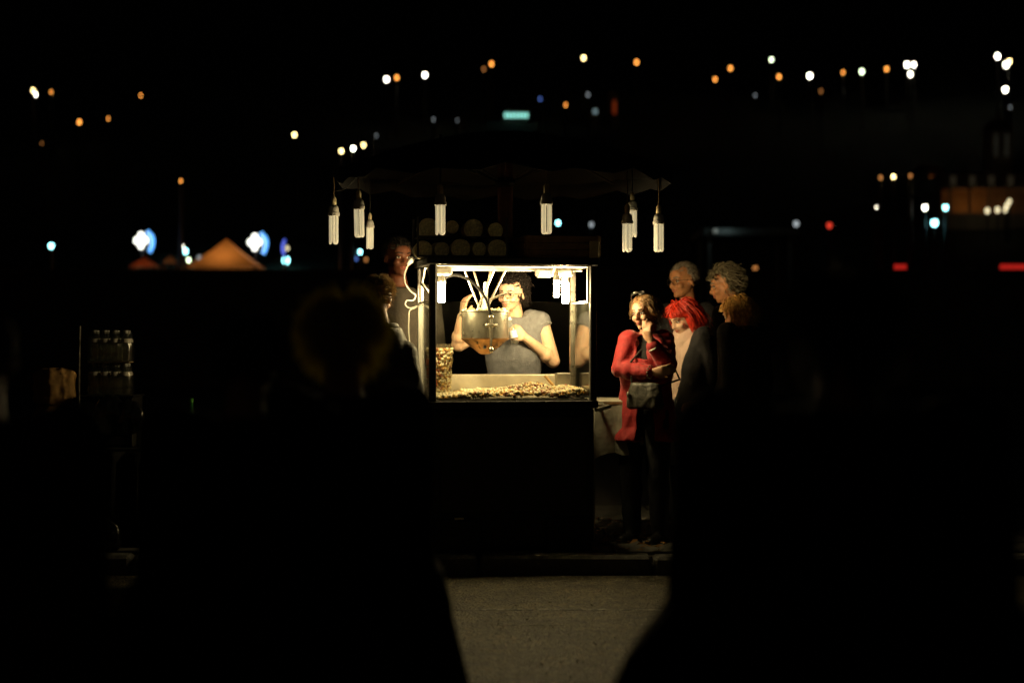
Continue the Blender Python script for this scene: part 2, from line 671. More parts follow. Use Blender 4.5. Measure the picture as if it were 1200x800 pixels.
street_lamp(60, 288, 'c', 6, 'lone pale blue lamp far along the promenade', 'promenade lamps')
street_lamp(885, 370, 'd', 6, 'faint orange lantern beside the blond woman waiting', 'promenade lamps')

# an illuminated shopfront and lit houses on the hill
def house(px0, px1, py0, py1, D, label, wall, lit, col, st, nwin):
    a, c = P(px0, py1, D), P(px1, py0, D)
    wd, ht = c.x - a.x, c.z - a.z
    base = hill_z(a.x, D)
    z0 = min(base, a.z) - .5
    t = thing('house', label, 'house', ((a.x + c.x) / 2, D, z0), group='houses on the hillside')
    H = c.z - z0
    MB().box((0, 2.5, H / 2), (wd, 5, H)).build('wall', wall, t)
    q = MB()
    q.add([(-wd * .55, -.3, H), (wd * .55, -.3, H), (wd * .55, 5.3, H), (-wd * .55, 5.3, H), (-wd * .4, 2.5, H + ht * .35), (wd * .4, 2.5, H + ht * .35)],
          [(0, 1, 5, 4), (2, 3, 4, 5), (1, 2, 5), (3, 0, 4), (3, 2, 1, 0)])
    q.build('roof', mat('roof_tile', (.12, .06, .04), .9), t)
    zz = a.z - z0
    for i in range(nwin):
        x = -wd * .42 + wd * .84 * (i + .5) / nwin
        f = MB().box((x, -.03, zz + ht * .45), (wd * .84 / nwin * .8, .06, ht * .62)).build('window', mat('sash', (.3, .28, .25), .6), t)
        MB().box((x, -.075, zz + ht * .45), (wd * .84 / nwin * .66, .03, ht * .52)).build('pane', emis(lit, col, st), f)
    return t


m_plaster = mat('plaster', (.35, .30, .24), .9, var=.2, scale=1)
house(588, 622, 131, 139, 152, 'long low hillside building with a row of bright cyan lit windows', m_plaster, 'cyan_window', (.35, 1, .85), 1.6, 7)
house(693, 702, 127, 134, 150, 'small hillside house with one pale blue lit window', m_plaster, 'pale_window', (.55, .8, .85), .35, 1)
house(716, 724, 110, 139, 150, 'narrow hillside house with a dim red lit stair window', m_plaster, 'red_window', (1, .12, .02), .09, 1)
house(894, 914, 96, 117, 175, 'hillside house lit orange above the waiting people', m_plaster, 'amber_window', (1, .33, .04), .28, 2)
house(1152, 1171, 104, 119, 172, 'hillside house with large orange lit windows under white lamps', m_plaster, 'orange_window', (1, .36, .05), .55, 1)
house(1183, 1199, 70, 77, 185, 'low hillside house with a long yellow lit window', m_plaster, 'amber2_window', (1, .5, .1), .5, 2)
house(1086, 1107, 198, 226, 118, 'hillside house with orange lit windows beside the colonnaded building', m_plaster, 'orange3_window', (1, .27, .03), .12, 2)

# colonnaded building with a tower
D = 112
bx0, bx1 = P(1110, 250, D), P(1230, 222, D)
zb, zt = bx0.z, P(0, 200, D).z
BW = bx1.x - bx0.x
bld = thing('tower_building', 'old colonnaded building with a tower, lit orange at street level', 'building', (bx0.x, D, hill_z(bx0.x, D) - 1))
hb = zb - (hill_z(bx0.x, D) - 1)
z1, z2 = hb + (P(0, 222, D).z - zb), hb + (zt - zb)
m_fac = mat('facade_stucco', (.42, .36, .27), .9, var=.2, scale=1.2)
MB().box((BW / 2, 4, z2 / 2), (BW, 5, z2)).build('wall', m_fac, bld)
MB().box((BW / 2, 0.6, hb / 2 - .02), (BW + .6, 2.2, hb)).build('plinth', m_fac, bld)
MB().box((BW / 2, .6, z1 + .12), (BW + .4, 2.1, .24)).build('portico_roof', m_fac, bld)
for i in range(6):
    MB().lathe([(.14, 0), (.11, .1), (.09, (z1 - hb) * .5), (.085, (z1 - hb) - .15), (.13, z1 - hb)], (BW * (i + .12) / 5.3, -.15, hb), 10).build('column', m_fac, bld, True)
for i in range(5):
    f = MB().box((BW * (i + .6) / 5.3, 1.46, z1 + (z2 - z1) * .55), (.55, .1, .85)).build('window', mat('sash', (.3, .28, .25), .6), bld)
    MB().box((BW * (i + .6) / 5.3, 1.40, z1 + (z2 - z1) * .55), (.42, .04, .7)).build('pane', emis('faint_window', (.9, .7, .4), .012), f)
tw = P(1185, 0, D).x - bx0.x
th = hb + P(0, 150, D).z - zb
MB().box((tw, 3, th / 2 + .1), (1.5, 1.5, th)).build('tower', m_fac, bld)
MB().lathe([(1.0, 0), (.9, .25), (.55, .6), (.15, .95), (.03, 1.4)], (tw, 3, th + .1), 12).build('tower_roof', mat('roof_tile', (.12, .06, .04), .9), bld)
for dx in (-.36, .36):
    MB().box((tw + dx, 2.23, th - .9), (.34, .06, 1.5)).build('tower_window', emis('faint_window2', (.8, .8, .6), .006), bld)
for i, (fx, en, c_) in enumerate(((.14, 2, (1, .33, .06)), (.30, 3.6, (1, .33, .06)), (.62, 1, (1, .4, .1)))):
    ld = bpy.data.lights.new('portico_lamp', 'POINT')
    ld.energy = en
    ld.color = c_
    ld.shadow_soft_size = .12
    lo = bpy.data.objects.new('portico_lamp', ld)
    C.objects.link(lo)
    lo.parent = bld
    lo.location = (BW * fx, .5, hb + .45)
for px, py, s_ in ((1157, 247, 5.5), (1169, 246, 5.5), (1178, 246, 4.5), (1180, 241, 5), (1183, 236, 4.5)):
    p = P(px, py, 108)
    t = thing('globe_lamp', 'warm white globe lamp in front of the colonnaded building', 'street lamp', (p.x, p.y, hill_z(p.x, p.y)), group='globe lamps before the colonnade')
    r = s_ / 2 / F * 108
    hh = max(.3, p.z - hill_z(p.x, p.y))
    MB().ell((0, 0, hh), (r, r, r)).build('lamp_globe', emis('glow_soft', (1, .85, .5), 1.6), t, True)
    MB().tube([(0, 0, 0), (0, 0, max(.05, hh - r))], .05, 6).build('pole', m_pole, t)

# tents
def tent(px0, px1, pytop, pybot, D, label, energy, col):
    a, c = P(px0, pybot, D), P(px1, pybot, D)
    wd = c.x - a.x
    top = P(0, pytop, D).z
    base = 3.3
    eave = a.z
    t = thing('market_tent', label, 'tent', ((a.x + c.x) / 2, D, base), group='tents on the promenade')
    q = MB()
    n = 9
    apex = Vector((0, wd / 2, top - base))
    cs = [Vector((-wd / 2, 0, eave - base)), Vector((wd / 2, 0, eave - base)), Vector((wd / 2, wd, eave - base)), Vector((-wd / 2, wd, eave - base))]
    for k in range(4):
        A, B = cs[k], cs[(k + 1) % 4]
        o = len(q.v)
        for i in range(n + 1):
            for j in range(n + 1):
                e = A.lerp(B, j / n)
                p = e.lerp(apex, i / n)
                p.z -= .10 * wd * .2 * math.sin(math.pi * i / n) + .04 * abs(mnoise.noise(p * 1.5))
                q.v.append(tuple(p))
        for i in range(n):
            for j in range(n):
                a_ = o + i * (n + 1) + j
                q.f.append((a_, a_ + 1, a_ + n + 2, a_ + n + 1))
                q.mi.append(0)
    q.build('canopy', mat('canvas', (.62, .40, .22), .9, var=.45, scale=2.0, trans=.5), t, True)
    for k in range(4):
        MB().tube([(cs[k].x * .97, cs[k].y * .94 + .05, 0), (cs[k].x * .97, cs[k].y * .94 + .05, eave - base)], .04, 6).build('pole', m_pole, t)
    ld = bpy.data.lights.new('tent_lamp', 'POINT')
    ld.energy = energy
    ld.color = col
    ld.shadow_soft_size = .25
    lo = bpy.data.objects.new('tent_lamp', ld)
    C.objects.link(lo)
    lo.parent = t
    lo.location = (0, wd / 2 - .2, max(.3, (eave - base) * .6))
    return t


tent(216, 301, 277, 312, 60, 'large peaked canvas tent glowing orange on the far promenade', 42, (1, .45, .12))
tent(150, 182, 299, 312, 60, 'small low canvas tent glowing dull red on the far promenade', 2.6, (1, .18, .05))
tent(190, 206, 298, 307, 66, 'tiny canvas tent glowing orange between its larger neighbours', 2.2, (1, .4, .1))

# street ornaments: four white bulbs and a blue light curve on a mast
def ornament(px, py, s_, label, four=True):
    D = 62
    p = P(px, py, D)
    t = thing('light_ornament', label, 'light ornament', (p.x, p.y, 3.3), group='light ornaments on the promenade')
    z = p.z - 3.3
    u = D / F
    MB().tube([(0, .05, 0), (0, .05, z + .2)], .05, 6).build('mast', m_pole, t)
    if four:
        for dx, dz in ((-5, 0), (0, 6), (0, -6), (5, 0)):
            MB().ell((dx * u * s_, -.1, z + dz * u * s_), (3.7 * u * s_,) * 3).build('bulb', emis('orn_white', (1, 1, .88), 3.2), t, True)
        arc = [(9 + 4 * math.sin(k / 8 * math.pi) - (2 if k < 2 else 0), 11 - k * 24 / 8) for k in range(9)]
        MB().tube([(x * u * s_, 0, z + y * u * s_) for x, y in arc], 2.6 * u * s_, 8).build('light_curve', emis('orn_blue', (.10, .42, 1), 1.7), t, True)
    else:
        MB().ell((3 * u, -.1, z - 2 * u), (2.2 * u,) * 3).build('bulb', emis('orn_warm', (1, .85, .5), 1.5), t, True)
        arc = [(2 - 5 * math.sin(.4 + k / 6 * 2.2), 8 - k * 3) for k in range(7)]
        MB().tube([(x * u, 0, z + y * u) for x, y in arc], 1.4 * u, 8).build('light_curve', emis('orn_blue2', (.08, .15, 1), 1.0), t, True)


ornament(166, 282, 1, 'light ornament of four white bulbs and blue curve by the dull red tent')
ornament(299, 284, 1, 'light ornament of four white bulbs and blue curve by the large orange tent')
ornament(334, 289, 1, 'small light ornament with a thin blue curve and one bulb', False)

# red lit stall fronts on the promenade, and a dim kiosk
def red_strip(px0, px1, py, label):
    D = 61
    a, c = P(px0, py, D), P(px1, py, D)
    t = thing('market_stall', label, 'stall', ((a.x + c.x) / 2, D, 3.3), group='red lit stalls on the promenade')
    wd = c.x - a.x
    z = a.z - 3.3
    MB().box((0, .6, max(.12, z / 2)), (wd, 1.0, max(.2, z - .12))).build('counter', m_pole, t)
    MB().box((0, 0, z), (wd, .1, .17)).build('fascia', emis('stall_red', (1, .03, .02), .42), t)


red_strip(1172, 1230, 313, 'long stall with a red glowing front on the far promenade')
red_strip(1098 - 50, 1062, 313, 'short stall with a red glowing front below the cyan lamp')
street_lamp(972, 264, 'r', 7, 'blurred red lamp over the dark kiosk roof', 'promenade lamps')
kp = P(880, 272, 40)
k_ = thing('kiosk', 'dim flat roofed kiosk behind the waiting people', 'kiosk', (kp.x, 40, 0))
MB().box((0, 1.2, kp.z), (2.3, 2.6, .18), bev=.03).build('roof', mat('kiosk_paint', (.20, .23, .22), .7), k_)
for sx in (-1, 1):
    for yy in (.2, 2.2):
        MB().box((sx * .95, yy, kp.z / 2 - .045), (.09, .09, kp.z - .09)).build('post', mat('kiosk_paint', (.20, .23, .22), .7), k_)
MB().box((0, .5, .5), (1.9, .1, 1.0)).build('counter', mat('kiosk_paint', (.20, .23, .22), .7), k_)
ld = bpy.data.lights.new('kiosk_lamp', 'POINT')
ld.energy = .5
ld.color = (.7, .9, .9)
lo = bpy.data.objects.new('kiosk_lamp', ld)
C.objects.link(lo)
lo.parent = k_
lo.location = (-.6, -.35, kp.z + .1)
MB().ell((-.85, -.14, kp.z + .02), (.07, .05, .05)).build('lamp_globe', emis('kiosk_glow', (.8, .9, .8), .12), k_, True)
street_lamp(933, 262, 'dw', 7, 'faint lamp at the end of the kiosk roof', 'promenade lamps')

# ================================================================== THE CART
YAW = R(10)
CX, CY = 0.012, 10.03
WD, DP = 1.0, 0.62                # width, depth
ZC, ZG, ZR = 0.90, 1.48, 1.70     # counter, glass top, roof underside
m_black = mat('black_painted_steel', (0.022, 0.021, 0.019), 0.55, var=.4, scale=9, spec=.4, stain=((.05, .045, .035), 7, .58))
m_white = mat('white_enamel', (0.78, 0.76, 0.70), 0.35, var=.06, scale=8, stain=((.45, .36, .2), 5, .62))
m_steel = mat('brushed_steel', (0.62, 0.58, 0.50), 0.30, metal=1, var=.12, scale=25, bump=.0006, bscale=140)
m_dsteel = mat('dull_steel', (0.45, 0.42, 0.36), 0.42, metal=1, var=.2, scale=18, bump=.001, bscale=80)
cart = thing('popcorn_cart', 'black popcorn cart with lit glass case and hanging kettle', 'food cart', (CX, CY, 0), YAW)


def cw(x, y, z=0):
    """cart-local -> world"""
    return Vector((CX + x * math.cos(YAW) - y * math.sin(YAW), CY + x * math.sin(YAW) + y * math.cos(YAW), z))


def part(name, q, m, parent=cart, smooth=False):
    return q.build(name, m, parent, smooth)


# lower cabinet
cab = part('cabinet', MB().box((0, DP / 2, 0.455), (WD - .03, DP - .03, .79), bev=.008), m_black)
part('counter_rim', MB().box((0, DP / 2, ZC - .022), (WD + .015, DP + .02, .044), bev=.006), m_black)
part('front_panel', MB().box((0, -.003, .53), (WD - .13, .02, .56), bev=.005), mat('front_panel_paint', (.03, .028, .024), .6, var=.4, scale=6, stain=((.06, .05, .035), 5, .6)), cab)
part('edge_strip', MB().box((0, -.012, ZC - .005), (WD - .07, .006, .006)), m_steel, cab)
for sx in (-1, 1):
    wb = part('wheel_box', MB().box((sx * .33, .08, .11), (.27, .2, .20), bev=.01), m_black)
    wh = part('wheel', MB().lathe([(.05, -.03), (.095, -.028), (.10, -.01), (.10, .01), (.095, .028), (.05, .03)], (sx * .33, .38, .1), 20, Euler((0, R(90), 0)).to_matrix()), mat('rubber', (.02, .02, .02), .8), cart, True)
    part('rim', MB().lathe([(.02, -.034), (.06, -.033), (.06, .033), (.02, .034)], (sx * .33, .38, .1), 16, Euler((0, R(90), 0)).to_matrix()), m_dsteel, wh)
part('plinth_rail', MB().box((0, .03, .07), (WD - .1, .04, .06), bev=.004), m_black)
part('maker_plate', MB().box((-.33, -.024, .218), (.055, .006, .013)), m_steel)
part('push_handle', MB().tube([(.51, .1, .84), (.6, .1, .86), (.6, .5, .86), (.51, .5, .84)], .012), m_dsteel)

# posts
for sx in (-1, 1):
    part('front_post', MB().box((sx * (WD / 2 - .02), .02, (ZC + ZR) / 2), (.04, .04, ZR - ZC - .002), bev=.004), m_black)
    part('inner_rail', MB().box((sx * (WD / 2 - .045), .045, (ZG + ZR) / 2), (.012, .012, ZR - ZG)), m_white)
    part('rear_post', MB().box((sx * (WD / 2 - .02), DP - .02, (ZC + ZR) / 2), (.036, .036, ZR - ZC - .002), bev=.004), m_white if sx < 0 else m_steel)
    part('side_rail', MB().box((sx * (WD / 2 - .02), DP / 2, ZG + .008), (.016, DP - .08, .014)), m_white)
# gusset plates near the left bulb
for sx in (-1,):
    x = sx * (WD / 2 - .02)
    for y0, sg in ((.05, 1), (DP - .045, -1)):
        q = MB()
        pts = [(y0, ZR - .005), (y0 + sg * .2, ZR - .005), (y0 + sg * .17, ZR - .04), (y0 + sg * .04, ZR - .1), (y0 + sg * .028, ZR - .2), (y0, ZR - .2)]
        n = len(pts)
        vs = [(x - .004, a, b_) for a, b_ in pts] + [(x + .004, a, b_) for a, b_ in pts]
        q.add(vs, [tuple(range(n)), tuple(range(n, 2 * n))[::-1]] + [(i, i + n, (i + 1) % n + n, (i + 1) % n) for i in range(n)])
        part('gusset', q, m_white)
    part('brace', MB().tube([(x, .06, ZG + .03), (x, DP - .06, ZG + .13)], .011, 6), m_white)

# glass panes (front and sides), open to the vendor at the back
m_glass = glass('case_glass', haze=.02, boost=.03)
g1 = part('glass_pane', MB().box((0, .02, (ZC + ZG) / 2 + .004), (WD - .084, .006, ZG - ZC - .012)), m_glass)
part('glass_edge', MB().box((0, .02, ZG + .002), (WD - .084, .005, .003)), mat('glass_edge', (.55, .65, .5), .2), g1)
for sx in (-1, 1):
    gp = part('glass_pane', MB().box((sx * (WD / 2 - .02), DP / 2, (ZC + ZG) / 2 + .004), (.006, DP - .084, ZG - ZC - .012)), glass('side_glass', haze=.015, boost=.12))

# roof
rf = part('roof', MB().box((0, DP / 2 + .01, ZR + .022), (WD + .03, DP + .05, .04), bev=.006), m_black)
part('ceiling_sheet', MB().box((0, DP / 2 + .005, ZR - .004), (WD - .05, DP - .05, .006)), m_white, rf)
part('ceiling_rail', MB().box((.02, .30, ZR - .016), (WD - .1, .03, .018), bev=.002), m_white, rf)
part('ceiling_beam', MB().box((-.12, .34, ZR - .014), (.34, .05, .014), bev=.002), mat('brass_strip', (.65, .45, .18), .35, metal=1), rf)
for x in (.24, .36):
    part('lamp_bracket', MB().box((x, .3, ZR - .035), (.10, .10, .05), bev=.012), m_white, rf)
part('lamp_bracket', MB().box((-.40, .18, ZR - .035), (.11, .10, .05), bev=.012), m_white, rf)
part('fascia_light_edge', MB().box((0, -.016, ZR + .003), (WD + .0, .006, .006)), m_steel, rf)

# steel bed
m_bed = mat('bed_steel', (.80, .74, .62), .5, metal=.85, var=.1, scale=14)
bed = part('popcorn_bed', MB().box((0, DP / 2, ZC + .004), (WD - .09, DP - .09, .006)), m_steel)
part('bed_back', MB().box((-.03, DP - .07, ZC + .075), (WD - .22, .008, .135), bev=.002), m_bed, bed)
part('bed_back_lip', MB().box((-.03, DP - .062, ZC + .145), (WD - .22, .02, .006)), m_bed, bed)
part('side_bin', MB().box((.40, DP - .10, ZC + .085), (.09, .07, .14), bev=.004), m_dsteel, bed)
part('front_trim', MB().box((0, .045, ZC + .006), (WD - .1, .012, .012)), m_steel, bed)

# kettle hung from the roof
KX, KY = -.125, .30
ket = part('kettle', MB().lathe([(.0, 1.262), (.142, 1.262), (.142, 1.425), (.149, 1.428), (.149, 1.436), (.134, 1.436), (.13, 1.40), (.0, 1.39)], (KX, KY, 0), 40), m_steel, cart, True)
part('kettle_cone', MB().lathe([(.02, 1.172), (.035, 1.178), (.137, 1.258), (.145, 1.263), (.145, 1.27), (.05, 1.268)], (KX, KY, 0), 40),
     mat('scorched_copper', (.42, .22, .09), .38, metal=.85, var=.5, scale=14, stain=((.10, .05, .02), 11, .55)), ket, True)
q = MB()
for k in range(26):
    t = random.uniform(0, 6.28)
    u = random.uniform(.25, .9)
    r_, z_ = .035 + u * .10, 1.178 + u * .08
    q.ell((KX + r_ * math.cos(t), KY + r_ * math.sin(t), z_ - .002), (.0045,) * 3, n=6, m=4)
part('rivets', q, mat('dark_rivet', (.05, .03, .02), .5), ket)
part('drain_knob', MB().ell((KX - .015, KY - .088, 1.215), (.011, .008, .011)), mat('blue_knob', (.35, .45, .75), .3), ket, True)
# hanger rods: two V pairs crossing over the pot
for (xa, ya, xb, yb) in ((-.125, .0, -.03, -.02), (-.06, .06, .01, .03), (.045, .06, -.02, .03), (.125, 0, .0, -.02), (.05, -.03, -.06, -.06)):
    part('hanger_rod', MB().tube([(KX + xa, KY + ya, ZR - .02), (KX + xb, KY + yb, 1.43)], .0065, 8), m_steel, ket, True)
part('hub', MB().lathe([(.025, 1.42), (.03, 1.45), (.014, 1.47), (.014, 1.60), (.008, 1.61)], (KX + .005, KY, 0), 14), m_white, ket, True)
part('stir_arm', MB().tube([(KX + .02, KY - .05, 1.50), (KX + .09, KY - .06, 1.53), (KX + .14, KY - .05, 1.545)], .007), m_steel, ket, True)
part('crank_shaft', MB().tube([(KX + .012, KY - .16, 1.40), (KX + .012, KY - .165, 1.30), (KX + .01, KY - .155, 1.19)], .007), m_steel, ket, True)
q = MB()
q.ell((KX + .012, KY - .16, 1.395), (.016, .016, .014))
q.ell((KX + .012, KY - .165, 1.20), (.014, .012, .018))
q.box((KX + .012, KY - .168, 1.345), (.055, .012, .014), bev=.004)
q.ell((KX - .014, KY - .168, 1.345), (.010, .01, .012))
q.ell((KX + .038, KY - .168, 1.345), (.010, .01, .012))
part('valve', q, m_steel, ket, True)
hs = []
for k in range(18):
    t = k / 17
    p = Vector((-.40, .25, 1.60)).lerp(Vector((KX + .012, KY - .16, 1.42)), t)
    p.z += .14 * math.sin(min(1, t * 1.0) * math.pi) ** .8 * (1 - .55 * t) + (-.02 if t > .9 else 0)
    p.x += .055 * math.sin(t * math.pi) * t
    hs.append(p)
part('gas_hose', MB().tube(hs, .0085, 8), mat('hose_rubber', (.008, .008, .008), .8, spec=.1), ket, True)
part('side_lug', MB().box((KX - .15, KY - .02, 1.41), (.02, .02, .02), bev=.003), m_steel, ket)

# ---------------------------------------------------------------- fluorescent bulbs
m_lit = emis('lit_tube', LAMP_COL, LAMP_POWER, True)
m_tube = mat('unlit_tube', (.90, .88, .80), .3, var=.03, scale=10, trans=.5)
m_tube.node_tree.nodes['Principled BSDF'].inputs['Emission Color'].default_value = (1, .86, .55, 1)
m_tube.node_tree.nodes['Principled BSDF'].inputs['Emission Strength'].default_value = .34   # tubes are off; emission added in place of light from the cart
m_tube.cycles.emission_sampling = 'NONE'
m_cream = mat('cream_socket', (.74, .62, .38), .45, var=.1)
m_bwhite = mat('bulb_base', (.80, .78, .72), .4, var=.05)
m_cord = mat('lamp_cord', (.16, .10, .05), .6)
m_dcord = mat('dark_cord', (.02, .02, .02), .6)


def bulb_meshes():
    d = {}
    d['socket'] = MB().lathe([(.006, 0), (.010, -.006), (.014, -.012), (.016, -.02), (.016, -.05), (.012, -.06)], n=14).mesh('socket', [m_cream])
    d['base'] = MB().lathe([(.014, -.056), (.026, -.064), (.031, -.08), (.031, -.098), (.036, -.100), (.036, -.118), (.02, -.12)], n=18).mesh('base', [m_bwhite])
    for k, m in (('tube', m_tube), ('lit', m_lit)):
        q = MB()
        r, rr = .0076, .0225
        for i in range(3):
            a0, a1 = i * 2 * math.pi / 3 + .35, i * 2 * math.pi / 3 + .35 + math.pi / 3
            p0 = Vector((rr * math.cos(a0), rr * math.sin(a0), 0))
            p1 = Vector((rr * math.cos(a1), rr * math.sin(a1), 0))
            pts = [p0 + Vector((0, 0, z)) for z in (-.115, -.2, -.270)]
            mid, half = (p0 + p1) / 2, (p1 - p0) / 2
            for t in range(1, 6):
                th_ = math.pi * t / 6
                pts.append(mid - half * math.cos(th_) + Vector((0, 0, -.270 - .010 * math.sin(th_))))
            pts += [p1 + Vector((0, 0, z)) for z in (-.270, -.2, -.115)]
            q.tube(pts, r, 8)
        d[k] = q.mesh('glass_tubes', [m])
    for m in d.values():
        sm(m, 50)
    return d


BMESH = bulb_meshes()


def bulb(p, label, lit=False, cord=.1, sc=1.0, tilt=(0, 0), group='hanging bulbs around the cart', dark=False, rz=0):
    t = thing('fluorescent_bulb', label, 'light bulb', p, group=group)
    t.rotation_euler = (tilt[0], tilt[1], rz)
    t.scale = (sc, sc, sc)
    inst('socket', BMESH['socket'], t)
    inst('base', BMESH['base'], t)
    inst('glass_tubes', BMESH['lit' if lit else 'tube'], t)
    if cord:
        MB().tube([(0, 0, -.004), (.003, .002, cord * .4), (-.003, 0, cord * .75), (0, 0, cord)], .0045, 6).build('cord', m_dcord if dark else m_cord, t)
    return t


# inside the case
for lx, ly, lab, lt, scl in ((-.405, .18, 'glowing bulb at the case corner above the popcorn bag', True, .72),
                             (.372, .30, 'glowing bulb at the case corner by the steel rear post', True, .72),
                             (.300, .22, 'slimmer glowing bulb beside the steel post', True, .60)):
    bulb(cw(lx, ly, ZR - .012), lab, lt, 0, scl, group='lit bulbs inside the case')

# ---------------------------------------------------------------- parasol with the bulbs hung round its rim
PXL = P(592, 300, 10.36)
para = thing('parasol', 'dark parasol on a rust brown pole above the cart roof', 'parasol', (PXL.x, PXL.y, ZR + .044))
pz = ZR + .044
RIM, APEX, RR = 2.30 - pz, 2.52 - pz, 1.02
MB().tube([(0, 0, 0), (0, 0, .4), (0, 0, APEX)], .048, 14).build('pole', mat('rusty_pole', (.16, .06, .035), .7, var=.4, scale=15, stain=((.3, .1, .05), 9, .6)), para, True)
MB().lathe([(.11, 0), (.11, .03), (.05, .05), (.05, .1)], n=16).build('pole_foot', m_black, para, True)
q = MB()
nseg, nr = 48, 8
for i in range(nr + 1):
    for k in range(nseg):
        t = 2 * math.pi * k / nseg
        u = i / nr
        r_ = RR * u * (1 - .035 * abs(math.sin(t * 4)) * u)
        q.v.append((r_ * math.cos(t), r_ * math.sin(t), APEX - (APEX - RIM) * u ** 1.5 - .02 * u * abs(math.sin(t * 4))))
for i in range(nr):
    for k in range(nseg):
        a, c = i * nseg + k, i * nseg + (k + 1) % nseg
        q.f.append((a, c, c + nseg, a + nseg))
        q.mi.append(0)
o_ = len(q.v)
for k in range(nseg):
    x, y, z = q.v[nr * nseg + k]
    q.v.append((x * 1.004, y * 1.004, z - .07 - .015 * (k % 3)))
for k in range(nseg):
    a, c = nr * nseg + k, nr * nseg + (k + 1) % nseg
    q.f.append((a, c, o_ + (k + 1) % nseg, o_ + k))
    q.mi.append(0)
cn = q.build('canopy', mat('black_canvas', (.004, .004, .0045), .95, var=.3), para, True)
cn.modifiers.new('thick', 'SOLIDIFY').thickness = .003
for k in range(8):
    t = 2 * math.pi * k / 8
    rb = MB().tube([(.04 * math.cos(t), .04 * math.sin(t), APEX - .03), (.55 * math.cos(t), .55 * math.sin(t), APEX - .03 - (APEX - RIM) * .40), (RR * .97 * math.cos(t), RR * .97 * math.sin(t), RIM - .03)], .007, 6).build('rib', mat('rib_steel', (.10, .09, .08), .5, metal=.6), para)
    MB().tube([(.05 * math.cos(t), .05 * math.sin(t), APEX - .30), (.5 * math.cos(t), .5 * math.sin(t), APEX - .04 - (APEX - RIM) * .36)], .005, 6).build('strut', mat('rib_steel', (.10, .09, .08), .5, metal=.6), rb)
MB().lathe([(.055, APEX - .33), (.065, APEX - .31), (.055, APEX - .28)], n=12).build('runner', m_black, para)


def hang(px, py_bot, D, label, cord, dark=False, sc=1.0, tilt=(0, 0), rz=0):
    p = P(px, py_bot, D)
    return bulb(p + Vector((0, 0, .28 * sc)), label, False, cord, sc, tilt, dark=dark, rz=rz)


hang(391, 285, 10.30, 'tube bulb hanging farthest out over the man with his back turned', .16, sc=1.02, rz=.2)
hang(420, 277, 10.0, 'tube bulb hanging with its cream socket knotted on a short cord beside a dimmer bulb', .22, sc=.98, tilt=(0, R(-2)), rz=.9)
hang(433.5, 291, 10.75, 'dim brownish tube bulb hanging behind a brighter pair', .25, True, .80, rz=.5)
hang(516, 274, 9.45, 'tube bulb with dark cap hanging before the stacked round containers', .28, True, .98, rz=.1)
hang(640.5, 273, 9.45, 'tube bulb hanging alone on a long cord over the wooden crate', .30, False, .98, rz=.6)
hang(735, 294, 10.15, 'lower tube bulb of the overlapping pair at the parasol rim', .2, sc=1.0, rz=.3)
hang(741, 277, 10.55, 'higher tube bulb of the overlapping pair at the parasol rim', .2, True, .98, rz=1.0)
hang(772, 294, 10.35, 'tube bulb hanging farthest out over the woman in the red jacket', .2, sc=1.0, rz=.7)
# thin wire strung between the bulbs under the rim
for a, c, nm in (((391, 224), (420, 205), 'wire linking the bulbs on the dark jacket side of the parasol'), ((516, 213), (640, 213), 'wire strung between the two bulbs before the cart roof'),
                 ((741, 228), (772, 230), 'wire linking the bulbs above the red jacket woman')):
    A, B = P(*a, 10.1), P(*c, 10.1)
    pts = [A.lerp(B, k / 10) - Vector((0, 0, .03 * math.sin(math.pi * k / 10))) for k in range(11)]
    tag(MB().tube(pts, .0025, 5).build('string_wire', m_dcord), nm, 'wire')

# ---------------------------------------------------------------- things on the roof
m_cup = mat('pale_paper_cup', (.70, .64, .40), .7, var=.25, scale=60, bump=.002, bscale=160)
m_cupin = mat('paper_cup_end', (.66, .60, .36), .8, var=.5, scale=70, bump=.003, bscale=120)


def cup(px, py, dpx, big, lab):
    D = 10.12
    p = P(px, py, D)
    r = dpx / 2 / F * D
    t = thing('paper_tub', lab, 'tub', p, YAW, 'round tubs stacked on the roof')
    s_ = 1 if big else -1
    r2 = r * (1 - .18 * s_)
    M = Euler((R(-90), 0, 0)).to_matrix()
    MB().lathe([(r * .96, .004), (r, 0), (r * 1.02, .006), (r, .014), ((r + r2) / 2, .10), (r2, .2), (r2 * .9, .2)], n=24, M=M).build('body', m_cup, t, True)
    MB().lathe([(r * .90, .0), (r * .90, -.002), (r * .5, -.001)], n=24, M=M).build('lid', m_cupin, t, True)


where = ('at the outer end of the row', 'second in the row from the outer end', 'third in the row from the outer end', 'beside the parasol pole')
for k, (px, py, d_, bg_) in enumerate(((502, 267, 23, 1), (530, 266, 15.5, 0), (555, 268, 23, 1), (581, 270, 18, 0),
                                       (496, 293, 22, 1), (518, 292.5, 18, 0), (540, 291, 23, 1), (562, 292, 17, 0), (583, 292, 23, 1))):
    if k < 4:
        lab = f"{'wide' if bg_ else 'narrow'} round tub on the top roof shelf, {where[k]}"
    else:
        lab = f"{'wide' if bg_ else 'narrow'} round tub on the bottom roof shelf, {('at the outer end', 'second from the outer end', 'middle of the row', 'last but one before the pole', 'beside the parasol pole')[k - 4]}"
    cup(px, py, d_, bg_, lab)
rk = thing('roof_rack', 'thin shelf rack holding the round tubs on the cart roof', 'rack', cw(-.29, .1, ZR + .044), YAW)
MB().box((0, .12, .008), (.52, .24, .012), bev=.002).build('bottom_shelf', m_black, rk)
MB().box((0, .12, .124), (.52, .24, .008), bev=.002).build('top_shelf', m_black, rk)
for sx in (-1, 1):
    for yy in (.01, .23):
        MB().box((sx * .265, yy, .12), (.012, .012, .24)).build('upright', m_black, rk)

